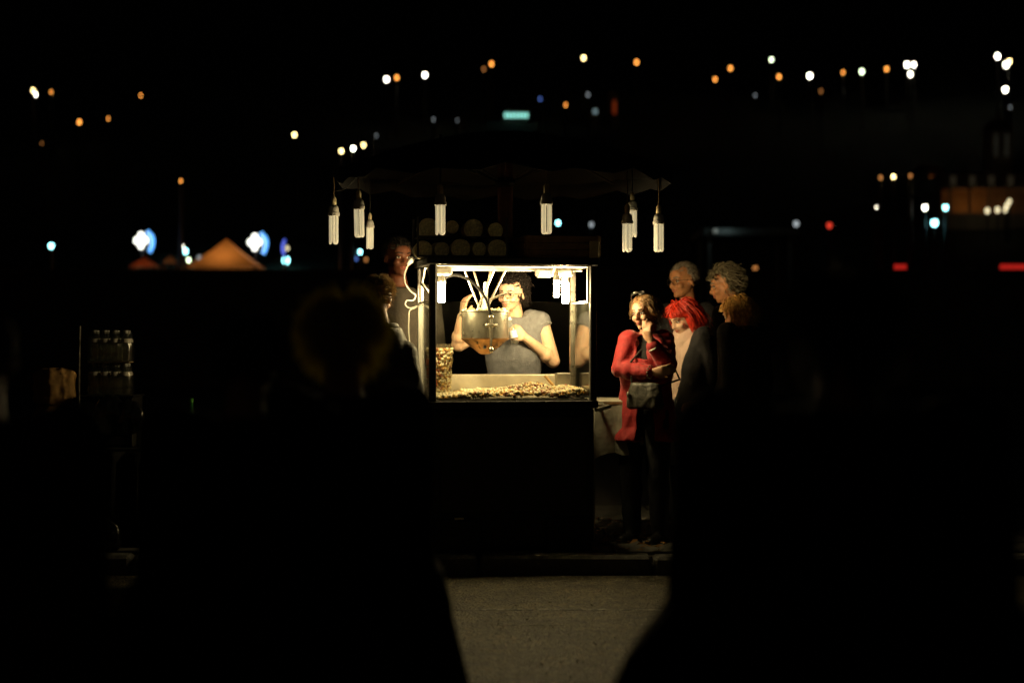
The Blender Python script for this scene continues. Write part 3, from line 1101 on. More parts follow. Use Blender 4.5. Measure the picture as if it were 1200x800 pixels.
m_wood = mat('old_crate_wood', (.20, .115, .05), .75, var=.5, scale=8, bump=.002, bscale=50)
ct = thing('wooden_crate', 'old wooden slatted crate on the cart roof, cord looped over it', 'crate', cw(.295, .0, ZR + .043), YAW)
for k in range(3):
    for yy in (.0, .42):
        MB().box((0, yy, .03 + k * .041), (.44, .012, .037), bev=.003).build('slat', m_wood, ct)
    for sx in (-1, 1):
        MB().box((sx * .226, .21, .03 + k * .041), (.012, .40, .037), bev=.003).build('slat', m_wood, ct)
for sx in (-1, 1):
    for yy in (.018, .40):
        MB().box((sx * .207, yy, .07), (.024, .024, .13), bev=.003).build('corner_post', m_wood, ct)
MB().box((0, .21, .006), (.44, .40, .01)).build('floor_board', m_wood, ct)
lp = thing('lit_corner_plate', 'pale plate standing in for the light on the roof crate corner', 'plate', cw(.49, -.02, ZR + .044), YAW)  # cream plates imitate light falling on the crate corner
MB().box((-.012, .004, .05), (.055, .006, .10), bev=.002).build('plate', mat('cream_plate', (.62, .52, .30), .5, var=.3), lp)
MB().box((.017, .06, .05), (.006, .11, .10), bev=.002).build('side_plate', mat('cream_plate', (.62, .52, .30), .5, var=.3), lp)

# white cable with knots by the left rear post
pts = [P(*a, 10.45) for a in ((481, 305), (477, 313), (474, 322), (475, 332), (481, 341), (487, 346), (484, 352), (477, 352), (475, 357), (480, 361), (488, 359), (492, 357), (486, 361), (480, 364), (479, 375), (479, 390), (481, 410), (484, 440))]
fine = []
for i in range(len(pts) - 1):
    for k in range(4):
        t = k / 4
        p0, p1, p2, p3 = pts[max(i - 1, 0)], pts[i], pts[i + 1], pts[min(i + 2, len(pts) - 1)]
        fine.append(.5 * ((2 * p1) + (p2 - p0) * t + (2 * p0 - 5 * p1 + 4 * p2 - p3) * t * t + (3 * p1 - p0 - 3 * p2 + p3) * t ** 3))
tag(MB().tube(fine, .0042, 7).build('power_cable', mat('white_cable', (.75, .72, .62), .5), smooth=True), 'white power cable looped round the case post beside the popcorn bag', 'cable')
tag(MB().lathe([(.008, .035), (.014, .03), (.016, 0), (.009, -.03)], n=10, M=Euler((.4, .7, 0)).to_matrix()).build('plug', m_bwhite, smooth=True, loc=P(481, 306, 10.45)), 'small white plug at the upper end of the looped cable', 'plug')

# ---------------------------------------------------------------- popcorn
def kernel_variants(n=5):
    import bmesh
    out = []
    for i in range(n):
        bm = bmesh.new()
        bmesh.ops.create_icosphere(bm, subdivisions=2, radius=1)
        off = Vector((i * 7.3, 2, 5))
        for v in bm.verts:
            q_ = v.co * 1.25 + off
            v.co *= .72 + .75 * abs(mnoise.noise(q_)) * 1.4 + .12 * mnoise.noise(q_ * 3)
        vs = np.array([v.co[:] for v in bm.verts])
        fs = np.array([[v.index for v in f.verts] for f in bm.faces])
        bm.free()
        out.append((vs, fs))
    return out


KV = kernel_variants()
m_pop = [mat('popcorn_cream', (.88, .78, .52), .75, var=.18, scale=70), mat('popcorn_golden', (.74, .48, .17), .7, var=.25, scale=70),
         mat('popcorn_caramel', (.30, .10, .03), .5, var=.4, scale=70, coat=.2), mat('popcorn_burnt', (.10, .04, .015), .5, var=.4, scale=70)]


def kernels(name, pos, rad, mi, parent=None):
    V, Fc, MI, o = [], [], [], 0
    for p, r, m in zip(pos, rad, mi):
        vs, fs = KV[random.randrange(len(KV))]
        M = np.array(Euler((random.random() * 6, random.random() * 6, random.random() * 6)).to_matrix())
        V.append(vs @ M.T * r + np.array(p))
        Fc.append(fs + o)
        MI += [m] * len(fs)
        o += len(vs)
    V, Fc = np.concatenate(V), np.concatenate(Fc)
    me = bpy.data.meshes.new(name)
    me.vertices.add(len(V))
    me.vertices.foreach_set('co', V.ravel())
    me.loops.add(Fc.size)
    me.loops.foreach_set('vertex_index', Fc.ravel().astype(np.int32))
    me.polygons.add(len(Fc))
    me.polygons.foreach_set('loop_start', np.arange(0, Fc.size, 3, dtype=np.int32))
    me.polygons.foreach_set('loop_total', np.full(len(Fc), 3, dtype=np.int32))
    for m in m_pop:
        me.materials.append(m)
    me.polygons.foreach_set('material_index', MI)
    me.update(calc_edges=True)
    me.polygons.foreach_set('use_smooth', [True] * len(me.polygons))
    o = bpy.data.objects.new(name, me)
    C.objects.link(o)
    o.parent = parent
    o['kind'] = 'stuff'
    return o


def heap(x, y):
    h = .028 + .020 * math.exp(-((x + .02) / .22) ** 2 - ((y - .22) / .2) ** 2) + .050 * math.exp(-((x - .17) / .13) ** 2 - ((y - .28) / .14) ** 2)
    h += .022 * math.exp(-((x - .40) / .1) ** 2) + .008 * mnoise.noise(Vector((x * 9, y * 9, 1))) + .035 * max(0, (y - .2)) - .012 * (x < -.25)
    return max(.012, h)


pos, rad, mi = [], [], []
for _ in range(3000):
    x, y = random.uniform(-.445, .445), random.uniform(.058, .50)
    r_ = random.uniform(.0075, .0125)
    z = ZC + .008 + heap(x, y) * (random.uniform(.55, 1.0) if random.random() < .45 else 1) + random.uniform(-.004, .005)
    pos.append(cw(x, y, z))
    rad.append(r_)
    dk = math.exp(-((x - .12) / .19) ** 2) * math.exp(-((y - .18) / .2) ** 2)
    u = random.random()
    mi.append(3 if u < .16 * dk else 2 if u < .03 + .55 * dk else 1 if u < .18 + .55 * dk else 0)
tag(kernels('popcorn', pos, rad, mi), 'heap of cream and caramel popcorn in the steel bed of the case', 'popcorn')
# under-layer so the bed does not show between kernels
q = MB()
nx, ny = 40, 20
for j in range(ny + 1):
    for i in range(nx + 1):
        x, y = -.445 + .89 * i / nx, .056 + .45 * j / ny
        q.v.append(tuple(cw(x, y, ZC + .006 + heap(x, y) * .75)))
for j in range(ny):
    for i in range(nx):
        a = j * (nx + 1) + i
        q.f.append((a, a + 1, a + nx + 2, a + nx + 1))
        q.mi.append(0)
tag(q.build('popcorn_crumbs', m_pop[1], smooth=True), 'golden crumbs packed beneath the loose popcorn heap', 'crumbs', kind='stuff')
pos, rad, mi = [], [], []
for _ in range(46):
    t, r_ = random.uniform(0, 6.28), .135 * math.sqrt(random.random())
    pos.append((KX + r_ * math.cos(t), KY + r_ * math.sin(t), 1.432 + random.uniform(0, .014)))
    rad.append(random.uniform(.007, .012))
    mi.append(random.choice((0, 0, 0, 1)))
kk = kernels('kettle_popcorn', pos, rad, mi, ket)

# wooden scoop leaning in the bed
A, B = cw(.36, .42, ZC + .035), cw(.27, .44, ZC + .14)
tag(MB().tube([A, A.lerp(B, .5), B], [.008, .009, .008], 8).build('wooden_scoop_handle', mat('scoop_wood', (.55, .33, .12), .6, var=.3, scale=30), smooth=True), 'wooden stick leaning out of the popcorn by the steel post', 'stick')

# bag of popcorn
bp = cw(-.395, .37, ZC + .02)
bag = thing('popcorn_bag', 'tall clear bag of popcorn with red print at the case corner', 'bag', bp, YAW)
hts = [0, .02, .08, .16, .24, .29, .315]
wds = [(.062, .045), (.070, .05), (.074, .054), (.079, .05), (.085, .045), (.09, .036), (.094, .026)]
MB().loft([((0, 0, z), *w) for z, w in zip(hts, wds)], 24, 2.6).build('plastic_film', glass('bag_film', (.97, .97, .95), .12, haze=.05, boost=.06), bag, True)
pos, rad, mi = [], [], []
for _ in range(620):
    z = random.uniform(.01, .285)
    wx, wy = np.interp(z, hts, [w[0] for w in wds]), np.interp(z, hts, [w[1] for w in wds])
    t = random.uniform(0, 6.28)
    k = random.uniform(.80, .9)
    pos.append((wx * k * math.cos(t), wy * k * math.sin(t), z))
    rad.append(random.uniform(.008, .012))
    mi.append(random.choice((0, 0, 0, 0, 1, 2)))
kernels('popcorn_filling', pos, rad, mi, bag)
MB().loft([((0, 0, z), w[0] * .74, w[1] * .74) for z, w in zip(hts[1:6], wds[1:6])], 16, 2.4).build('popcorn_core', m_pop[1], bag)['kind'] = 'stuff'
q = MB()
m_red = mat('red_print', (.62, .10, .03), .5, var=.1)
for k, (z, h_) in enumerate(((.205, .035), (.16, .018), (.135, .012), (.115, .010), (.096, .010), (.078, .010), (.06, .008))):
    w = np.interp(z, hts, [a[0] for a in wds]) + .002
    wy = np.interp(z, hts, [a[1] for a in wds]) + .002
    vs = []
    for zz in (z - h_ / 2, z + h_ / 2):
        for i in range(9):
            t = R(186) + R(74) * i / 8
            ct, st = math.cos(t), math.sin(t)
            vs.append((w * math.copysign(abs(ct) ** (2 / 2.6), ct), wy * math.copysign(abs(st) ** (2 / 2.6), st), zz))
    q.add(vs, [(i, i + 1, i + 10, i + 9) for i in range(8)])
q.build('red_print', m_red, bag)

# side shelf left, low cloth covered table right
sh = thing('side_shelf', 'small fold out metal shelf on the side of the cart', 'shelf', cw(-.5, .2, .69), YAW)
MB().box((-.06, .1, 0), (.115, .34, .012), bev=.003).build('board', m_dsteel, sh)
for yy in (0, .2):
    MB().tube([(-.005, yy, -.12), (-.1, yy, -.008)], .006, 6).build('bracket', m_dsteel, sh)

tb = thing('covered_table', 'low table under a pale draped cloth between the cart and red jacket woman', 'table', (.62, 10.75, 0))
for sx in (-.12, .32):
    for yy in (-.18, .22):
        MB().tube([(sx, yy, .03), (sx, yy, .86)], .015, 8).build('leg', m_dsteel, tb)
MB().box((.1, .02, .87), (.56, .5, .025), bev=.005).build('table_top', m_wood, tb)
clo = MB()
nu, nv = 60, 22
for j in range(nv + 1):
    for i in range(nu + 1):
        u = i / nu * 2 * math.pi
        ct, st = math.cos(u), math.sin(u)
        rx, ry = .295, .265
        k = 1 / max(abs(ct), abs(st)) * .94 if True else 1
        k = min(k, 1.18)
        v = j / nv
        if v < .35:
            f = v / .35
            clo.v.append((.1 + rx * ct * k * f, .02 + ry * st * k * f, .890 + .004 * mnoise.noise(Vector((ct * f * 3, st * f * 3, 0)))))
        else:
            f = (v - .35) / .65
            drop = .34 + .06 * math.sin(u * 2.0 + .6) + .03 * math.sin(u * 7)
            fold = 1 + f * (.07 * math.sin(u * 11 + math.sin(u * 3)) + .05 * math.sin(u * 5 + 1)) + .04 * f
            clo.v.append((.1 + rx * ct * k * fold, .02 + ry * st * k * fold, .888 - f * drop))
for j in range(nv):
    for i in range(nu):
        a = j * (nu + 1) + i
        clo.f.append((a, a + 1, a + nu + 2, a + nu + 1))
        clo.mi.append(0)
tc_ = clo.build('table_cloth', mat('grey_cloth', (.40, .38, .31), .85, var=.2, scale=14, bump=.004, bscale=30), smooth=True, loc=(.62, 10.75, 0))
tag(tc_, 'pale grey cloth hanging in folds over the low table', 'tablecloth')

# ================================================================== PEOPLE
V = Vector


class Fig:
    """a person: local frame, feet at z=0, facing -Y; l = +X side"""

    def __init__(s, label, loc, yaw, H, group=None, w=1.0, j=None, eyes=None, hyaw=0, hpitch=0, hroll=0):
        s.H, s.w = H, w
        s.root = thing('person', label, 'person', loc, yaw, group)
        J = {'neck': V((0, .01, .845 * H)), 'chest': V((0, .0, .74 * H)), 'hip': V((0, .0, .53 * H))}
        for sd, k in ((1, 'l'), (-1, 'r')):
            J['s' + k] = V((sd * .105 * H * w, .005, .815 * H))
            J['e' + k] = V((sd * .135 * H * w, .03, .63 * H))
            J['w' + k] = V((sd * .14 * H * w, -.04, .475 * H))
            J['h' + k] = V((sd * .052 * H * w, 0, .51 * H))
            J['k' + k] = V((sd * .058 * H, -.01, .285 * H))
            J['a' + k] = V((sd * .06 * H, .02, .05 * H))
        if j:
            for k, v in j.items():
                J[k] = V(v)
        s.J = J
        s.E = V(eyes) if eyes else V((0, -.015, .935 * H))
        s.HM = Euler((hpitch, hroll, hyaw), 'XYZ').to_matrix()
        s.hs = H / 1.67
        s.hands = {}

    def hp(s, p):
        return s.E + s.HM @ (V(p) * s.hs)

    def head(s, q, beard=0):
        k = s.hs

        def e(c, r, rot=None):
            q.ell(s.hp(c), [a * k for a in r], s.HM if rot is None else s.HM @ rot, 18, 12)

        def c_(a, b_, r0, r1):
            q.cap(s.hp(a), s.hp(b_), r0 * k, r1 * k)
        e((0, .012, .03), (.073, .093, .081))
        e((0, -.012, -.035), (.061, .070, .066))
        e((0, -.035, -.072), (.042, .042, .036))
        e((0, -.068, -.093), (.019, .015, .015))
        e((0, -.060, .035), (.055, .028, .04))
        c_((-.04, -.070, .018), (-.012, -.084, .016), .010, .010)
        c_((.04, -.070, .018), (.012, -.084, .016), .010, .010)
        c_((0, -.082, .010), (0, -.104, -.030), .0075, .0115)
        e((-.010, -.094, -.034), (.009, .010, .008))
        e((.010, -.094, -.034), (.009, .010, .008))
        e((-.036, -.058, -.030), (.024, .026, .024))
        e((.036, -.058, -.030), (.024, .026, .024))
        e((0, -.078, -.057), (.022, .014, .016))
        c_((-.016, -.084, -.056), (.016, -.084, -.056), .005, .005)
        c_((-.013, -.082, -.067), (.013, -.082, -.067), .006, .006)
        for sd in (-1, 1):
            e((sd * .074, .012, -.012), (.009, .019, .031), Euler((0, sd * -.25, sd * .3)).to_matrix())
        q.cap(s.hp((0, .022, -.05)), s.J['neck'] + V((0, .015, -.02)), .050 * k, .056 * k)

    def hand(s, q, k, d, nrm, curl=.5, thumb=.6, spread=.10, sc=1.0):
        """palm + five fingers; d: finger direction, nrm: palm normal"""
        w = s.J['w' + k]
        d, nrm = V(d).normalized(), V(nrm)
        nrm = (nrm - d * nrm.dot(d)).normalized()
        side = d.cross(nrm).normalized() * (1 if k == 'l' else -1) * sc      # towards the thumb
        a = sc * s.hs
        pc = w + d * .045 * a
        q.cap(w, pc + d * .02 * a, .026 * a, .036 * a, flat=(nrm, .45))
        q.cap(pc + d * .035 * a + side.normalized() * .022 * a, pc + d * .035 * a - side.normalized() * .026 * a, .016 * a, .014 * a, flat=(nrm, .8))
        for i, (off, ln) in enumerate(((.028, .074), (.009, .084), (-.010, .078), (-.028, .060))):
            b0 = pc + d * .040 * a + side.normalized() * off * a
            dd = (d + side.normalized() * (off * spread * 40 * .25)).normalized()
            cu = curl * (1 + .12 * i) if not isinstance(curl, (list, tuple)) else curl[i]
            p = b0
            for sgm, (fr, r0, r1) in enumerate(((.45, .0095, .0088), (.30, .0088, .008), (.25, .008, .0068))):
                ax = dd.cross(nrm).normalized()
                dd = (Matrix.Rotation(cu * (.9 if sgm == 0 else 1.1), 3, ax) @ dd).normalized()
                p2 = p + dd * ln * fr * a
                q.cap(p, p2, r0 * a, r1 * a, 8)
                p = p2
        b0 = w + d * .028 * a + side.normalized() * .026 * a
        td = (d * .75 + side.normalized() * .75 + nrm * thumb * .7).normalized()
        p = b0 + td * .036 * a
        q.cap(b0, p, .014 * a, .011 * a, 8)
        td = (td + d * .5 - side.normalized() * .45 * thumb + nrm * .3 * thumb).normalized()
        q.cap(p, p + td * .034 * a, .0105 * a, .0085 * a, 8)

    def torso(s, q, ex=0, z0=None, z1=None, flare=0, ramp=False):
        H, w, J = s.H, s.w, s.J
        h, c, n = J['hip'], J['chest'], J['neck']
        secs = []
        for t, rx, ry in ((-.22, .100, .070), (0, .100, .070), (.3, .084, .062), (.52, .080, .060), (.78, .088, .068), (1.0, .092, .066), (1.18, .086, .055), (1.30, .060, .042), (1.38, .036, .034)):
            p = h.lerp(c, t) if t <= 1 else c.lerp(n, (t - 1) / .38)
            secs.append((p, rx * H * w + ex, ry * H * w + ex))
        if z0 is not None:
            lo = [x for x in secs if x[0].z > z0]
            b0 = lo[0]
            zz = b0[0].z
            secs = [(V((b0[0].x, b0[0].y, z0 + (zz - z0) * t)), b0[1] + flare * (1 - t) ** .7, b0[2] + flare * (1 - t) ** .7) for t in (0, .25, .5, .75)] + lo
        if ramp:
            z0 = .2 if z0 is None else z0
            out = []
            for p, a, b_ in secs:
                u = max(0, min(1, (c.z + .05 - p.z) / (c.z + .05 - z0)))
                out.append((p, a + ramp * u, b_ + ramp * .7 * u))
            secs = out
        if z1 is not None:
            secs = [x for x in secs if x[0].z < z1] + [(V((secs[-2][0].x, secs[-2][0].y, z1)), secs[-2][1] * .9, secs[-2][2] * .9)]
        q.loft(secs, 24, 2.3)

    def arm(s, q, k, ex=0, r=1.0, full=1.0):
        J = s.J
        f = s.H / 1.67 * r
        q.ell(J['s' + k], [(.05 * f + ex)] * 3)
        q.cap(J['s' + k], J['e' + k], .047 * f + ex, .037 * f + ex)
        q.cap(J['s' + k].lerp(J['chest'], .35), J['s' + k], .06 * f + ex, .05 * f + ex)
        q.cap(J['e' + k], J['e' + k].lerp(J['w' + k], full), .038 * f + ex, (.038 - .014 * full) * f + ex)
        if full > .6:
            m_ = J['e' + k].lerp(J['w' + k], .28)
            q.ell(m_, (.041 * f + ex,) * 3)

    def legs(s, q, ex=0):
        J, f = s.J, s.H / 1.67
        for k in 'lr':
            q.cap(J['h' + k], J['k' + k], .088 * f * s.w + ex, .055 * f + ex)
            q.cap(J['k' + k], J['a' + k], .055 * f + ex, .036 * f + ex * 1.2)
            q.ell(J['k' + k].lerp(J['a' + k], .3) + V((0, .015, 0)), (.055 * f + ex, .055 * f + ex, .09))
            q.cap(J['a' + k] + V((0, -.01, -.03)), J['a' + k] + V((0, -.12, -.045)), .03, .024)

    def body(s, skin, voxel=.008, handspec=None, legs=True, ar=1.0):
        q = MB()
        s.head(q)
        s.torso(q)
        for k in 'lr':
            s.arm(q, k, r=ar)
            hs_ = (handspec or {}).get(k)
            if hs_ is None:
                d = (s.J['w' + k] - s.J['e' + k]).normalized()
                hs_ = dict(d=d, nrm=V((-1 if k == 'l' else 1, 0, 0)), curl=.3)
            s.hand(q, k, **hs_)
        if legs:
            s.legs(q)
        s.b = fused(q, 'body', skin, s.root, voxel, 3)
        return s.b

    def shoes(s, m):
        for k in 'lr':
            a = s.J['a' + k]
            q = MB()
            q.cap(a + V((0, .02, -.035)), a + V((0, -.15, -.05)), .042, .034)
            q.cap(a + V((0, .01, -.01)), a + V((0, .0, .03)), .042, .042)
            q.box(a + V((0, -.06, -.072)), (.085, .26, .02), bev=.008)
            fused(q, 'shoe', m, s.root, .010, 3)

    def face(s, browcol=(.05, .03, .02), lip=(.45, .13, .10), eyes=True):
        """eyes, brows, lips as small parts"""
        k = s.hs
        for sd in (-1, 1):
            e_ = MB().ell(s.hp((sd * .031, -.0735, -.001)), (.0135 * k, .0075 * k, .0065 * k), s.HM, 12, 8).build('eye', mat('eye_white', (.62, .55, .48), .3), s.root, True)
            MB().ell(s.hp((sd * .031, -.0795, -.001)), (.0062 * k, .003 * k, .0062 * k), s.HM, 10, 6).build('iris', mat('eye_dark', (.03, .018, .01), .2), e_, True)
            MB().tube([s.hp((sd * .045, -.071, .004)), s.hp((sd * .032, -.0815, .0085)), s.hp((sd * .018, -.079, .004))], .0022 * k, 6).build('eyelid', mat('lash', (.06, .03, .02), .7), e_)
            q = MB()
            q.tube([s.hp((sd * .052, -.066, .020)), s.hp((sd * .036, -.0845, .027)), s.hp((sd * .014, -.0935, .022))], [.002 * k, .0045 * k, .0035 * k], 6)
            q.build('eyebrow', mat('brow_%d' % int(browcol[0] * 1000), browcol, .9), s.root)
        q = MB()
        q.tube([s.hp((-.022, -.079, -.058)), s.hp((-.008, -.0905, -.055)), s.hp((0, -.0905, -.0565)), s.hp((.008, -.0905, -.055)), s.hp((.022, -.079, -.058))], [.002, .0045, .004, .0045, .002], 6)
        q.tube([s.hp((-.020, -.079, -.0625)), s.hp((0, -.0895, -.067)), s.hp((.020, -.079, -.0625))], [.002, .0055, .002], 6)
        q.build('lips', mat('lips_%d' % int(lip[0] * 1000), lip, .45), s.root, True)

    def glasses(s, m=None, z=0, up=0):
        k = s.hs
        m = m or mat('thin_frames', (.10, .08, .06), .35, metal=.6)
        q = MB()
        y = -.101 + up * .012

        def at(x, yy, zz):
            p = V((x, yy, zz))
            if up:
                p = Matrix.Rotation(R(-62), 3, 'X') @ p + V((0, -.012, .055))
            return s.hp(p)
        for sd in (-1, 1):
            q.tube([at(sd * .033 + .024 * math.cos(t), y + .012 * abs(math.cos(t)) * (1 if math.cos(t) * sd > 0 else 0), -.003 + z + .018 * math.sin(t)) for t in [2 * math.pi * i / 14 for i in range(15)]], .0016 * k, 5)
            q.tube([at(sd * .056, y + .012, .004 + z), at(sd * .077, -.05, .006 + z), at(sd * .082, .02, .0 + z)], .0016 * k, 5)
        q.tube([at(-.010, y, .002 + z), at(.010, y, .002 + z)], .0018 * k, 5)
        g = q.build('glasses', m, s.root)
        for sd in (-1, 1):
            l_ = MB()
            n = 12
            l_.add([at(sd * .033 + .023 * math.cos(2 * math.pi * i / n), y + .004, -.003 + z + .017 * math.sin(2 * math.pi * i / n)) for i in range(n)], [tuple(range(n))])
            l_.build('lens', glass('lens_glass', boost=.05) if not up else mat('dark_lens', (.02, .02, .02), .1), g)

    def hair(s, m, n=500, length=.12, rad=.0026, grav=.5, curl=.0, hair_line=.045, vol=.006, back=1.0, cap=True, flow=(0, .6, 0), seed=1, low=-.06, name='hair', part_x=0.0, seg=7, face_y=-.05):
        """cap plus tapering strands rooted over the scalp"""
        rnd = random.Random(seed)
        q = MB()
        cr, cc = V((.073, .093, .081)), V((0, .012, .03))
        k = s.hs

        def ok(p):
            if p.z < low:
                return False
            if p.y < -.02 and p.z < hair_line + (p.y + .06) * .6:
                return False
            if abs(p.x) > .060 and p.y < .0 and p.z < .035:
                return False
            return True
        if cap:
            nn, mm = 28, 18
            idx = {}
            for i in range(mm + 1):
                ph = -1.1 + (math.pi / 2 + 1.1) * i / mm
                for j in range(nn):
                    t = 2 * math.pi * j / nn
                    p = V((cr.x * math.cos(ph) * math.cos(t), cr.y * math.cos(ph) * math.sin(t), cr.z * math.sin(ph)))
                    ex = 1 + vol / .08 + .03 * mnoise.noise(p * 60)
                    p = cc + p * ex
                    idx[(i, j)] = len(q.v)
                    q.v.append(tuple(s.hp(p)))
                    idx[(i, j, 'p')] = p
            for i in range(mm):
                for j in range(nn):
                    f = [(i, j), (i, (j + 1) % nn), (i + 1, (j + 1) % nn), (i + 1, j)]
                    if all(ok(idx[(*x, 'p')]) for x in f):
                        q.f.append(tuple(idx[x] for x in f))
                        q.mi.append(0)
        cnt = 0
        while cnt < n:
            d = V((rnd.gauss(0, 1), rnd.gauss(0, 1), rnd.gauss(.2, 1))).normalized()
            p = cc + V((cr.x * d.x, cr.y * d.y, cr.z * d.z)) * (1 + vol * .5 / .08)
            if not ok(p):
                continue
            cnt += 1
            ln = length * rnd.uniform(.65, 1.15)
            side = math.copysign(1, p.x - part_x)
            dr = (d * .8 + V(flow) * 1.0 + V((side * .35, 0, .1))).normalized()
            pts = [p]
            ph = rnd.uniform(0, 6.28)
            st = ln / seg
            for i in range(seg):
                dr = (dr + V((0, 0, -1)) * grav * .55 + V((rnd.gauss(0, 1), rnd.gauss(0, 1), rnd.gauss(0, 1))) * .10).normalized()
                pn = pts[-1] + dr * st
                if curl:
                    ph += 1.5
                    pn += V((math.cos(ph), math.sin(ph * .8), math.sin(ph))) * curl
                rel = pn - cc
                u = V((rel.x / cr.x, rel.y / cr.y, rel.z / cr.z))
                lim = 1.0 + (vol * (.5 + rnd.random())) / .08
                if u.length < lim:
                    u = u.normalized() * lim
                    pn = cc + V((u.x * cr.x, u.y * cr.y, u.z * cr.z))
                if pn.y < -.03 and abs(pn.x) < .055 and pn.z < hair_line:      # keep off the face
                    pn.x = math.copysign(.062, pn.x if abs(pn.x) > .01 else side)
                if pn.z < hair_line and pn.y < face_y:
                    pn.y = face_y
                pts.append(pn)
            rs = [rad * k * (1 - .75 * (i / seg) ** 1.5) * rnd.uniform(.8, 1.25) for i in range(seg + 1)]
            q.tube([s.hp(x) for x in pts], rs, 4)
        o = q.build(name, m, s.root, False)
        o.data.polygons.foreach_set('use_smooth', [True] * len(o.data.polygons))
        return o


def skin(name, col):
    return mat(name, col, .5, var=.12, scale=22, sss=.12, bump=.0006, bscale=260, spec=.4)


sk_a = skin('skin_warm', (.62, .40, .27))
sk_b = skin('skin_tan', (.50, .29, .18))
sk_c = skin('skin_ruddy', (.60, .27, .12))
m_jean = mat('dark_trousers', (.012, .012, .015), .9, var=.3, scale=40, bump=.002, bscale=120)
m_shoe = mat('black_shoe', (.015, .014, .013), .5)

# ---- vendor behind the cart
vx, vy = .012, 10.93
U = vy / F


def vl(px, py, dy):
    """joint of the vendor from where it stands: local coordinates"""
    D = vy + dy
    return ((px - 600) / F * D - vx, dy, CAMZ - (py - 400) / F * D)


ven = Fig('woman vendor in a grey sleeveless top drinking behind the popcorn kettle', (vx, vy, 0), 0, 1.68,
          j={'sl': vl(633, 377, 0), 'sr': vl(574, 381, 0), 'el': vl(648, 423, -.03), 'wl': vl(617, 397, -.16), 'er': vl(537, 404, -.12), 'wr': vl(541, 371, -.20),
             'neck': vl(604, 372, .015), 'chest': vl(603, 408, .0), 'hip': (0, .02, .87)},
          eyes=vl(599, 343.5, -.02), hyaw=R(-24), hpitch=R(8), hroll=R(3), w=1.12)
ven.body(sk_a, .006, {'l': dict(d=V((-.72, -.12, .62)), nrm=V((-.35, .85, -.1)), curl=.62, thumb=.7), 'r': dict(d=V((.16, -.15, .95)), nrm=V((.8, .45, -.1)), curl=[.30, .36, .45, .5], thumb=.6)}, ar=1.22)
m_top = mat('grey_knit_top', (.14, .138, .155), .9, var=.18, scale=60, bump=.003, bscale=150, stain=((.06, .06, .07), 5, .66))
q = MB()
ven.torso(q, .019, z0=.80, flare=.03)
for k in 'lr':
    q.cap(ven.J['s' + k].lerp(ven.J['neck'], .38) + V((0, 0, .014)), ven.J['s' + k] + V((0, 0, .010)), .056, .054)
    q.cap(ven.J['s' + k], ven.J['s' + k].lerp(ven.J['e' + k], .07), .067, .060)
    q.cap(ven.J['s' + k].lerp(ven.J['chest'], .35), ven.J['s' + k], .084, .068)
fused(q, 'sleeveless_top', m_top, ven.root, .007, 6, (.004, 14, .5))
q = MB()
for k in 'lr':       # frilled armholes
    c0 = ven.J['s' + k].lerp(ven.J['e' + k], .10)
    a, b_, d_ = frame_for(ven.J['e' + k] - ven.J['s' + k])
    q.tube([c0 + (a * math.cos(t) + b_ * math.sin(t)) * (.061 + .003 * math.sin(t * 14)) + d_ * .006 * math.sin(t * 17) for t in [2 * math.pi * i / 60 for i in range(61)]], .0055, 6)
q.build('armhole_frill', mat('frill', (.17, .165, .17), .9, var=.4, scale=120), ven.root)
q = MB()
ven.legs(q, .015)
ven.torso(q, .010, z1=.92)
fused(q, 'trousers', m_jean, ven.root, .010, 4)
ven.shoes(m_shoe)
ven.face((.05, .03, .02))
ven.glasses()
m_dkhair = mat('dark_brown_hair', (.007, .004, .003), .65, var=.6, scale=50, spec=.2)
ven.hair(m_dkhair, 520, .06, .0026, .1, .004, .058, .004, flow=(.0, 1.1, .25), seed=3, low=-.05)
# curls pinned up at the back
q = MB()
rnd = random.Random(5)
for _ in range(120):
    c0 = V((rnd.gauss(.03, .022), .085 + rnd.gauss(.0, .014), .040 + rnd.gauss(0, .030)))
    r_, ph = rnd.uniform(.010, .026), rnd.uniform(0, 6)
    ax = Euler((rnd.uniform(0, 6), rnd.uniform(0, 6), 0)).to_matrix()
    q.tube([ven.hp(c0 + ax @ V((r_ * math.cos(ph + t), r_ * math.sin(ph + t), .004 * t))) for t in [i * .7 for i in range(8)]], [.0034] * 7 + [.001], 4)
for _ in range(26):   # loose locks by the ear and neck
    p = V((.072 + rnd.gauss(0, .006), .03 + rnd.gauss(0, .03), rnd.uniform(-.01, .03)))
    pts = [p]
    for i in range(6):
        pts.append(pts[-1] + V((rnd.gauss(.003, .005), rnd.gauss(.002, .005), -.014)))
    q.tube([ven.hp(x) for x in pts], [.003, .003, .003, .0025, .002, .0015, .001], 4)
q.build('pinned_curls', m_dkhair, ven.root)
# bottle she drinks from
bw = ven.J['wl'] + ven.root.location
bt = thing('drink_bottle', 'small clear bottle held to the vendor mouth', 'bottle', bw + V((-.082, -.05, .015)))
bt.rotation_euler = (R(-6), R(-14), 0)
MB().lathe([(.020, -.05), (.026, -.045), (.026, .05), (.022, .07), (.012, .095), (.012, .11)], n=18).build('body', glass('bottle_plastic', (.92, .95, .97), .06, haze=.12, boost=.1), bt, True)
MB().lathe([(.0265, -.01), (.0268, .035)], n=18, cap=False).build('label_band', mat('bottle_label', (.75, .78, .85), .5), bt, True)
MB().lathe([(.014, .105), (.014, .122), (.011, .124)], n=14).build('cap', mat('bottle_cap', (.75, .75, .72), .4), bt, True)

# ---- woman in the red jacket
rx, ry = .82, 10.55


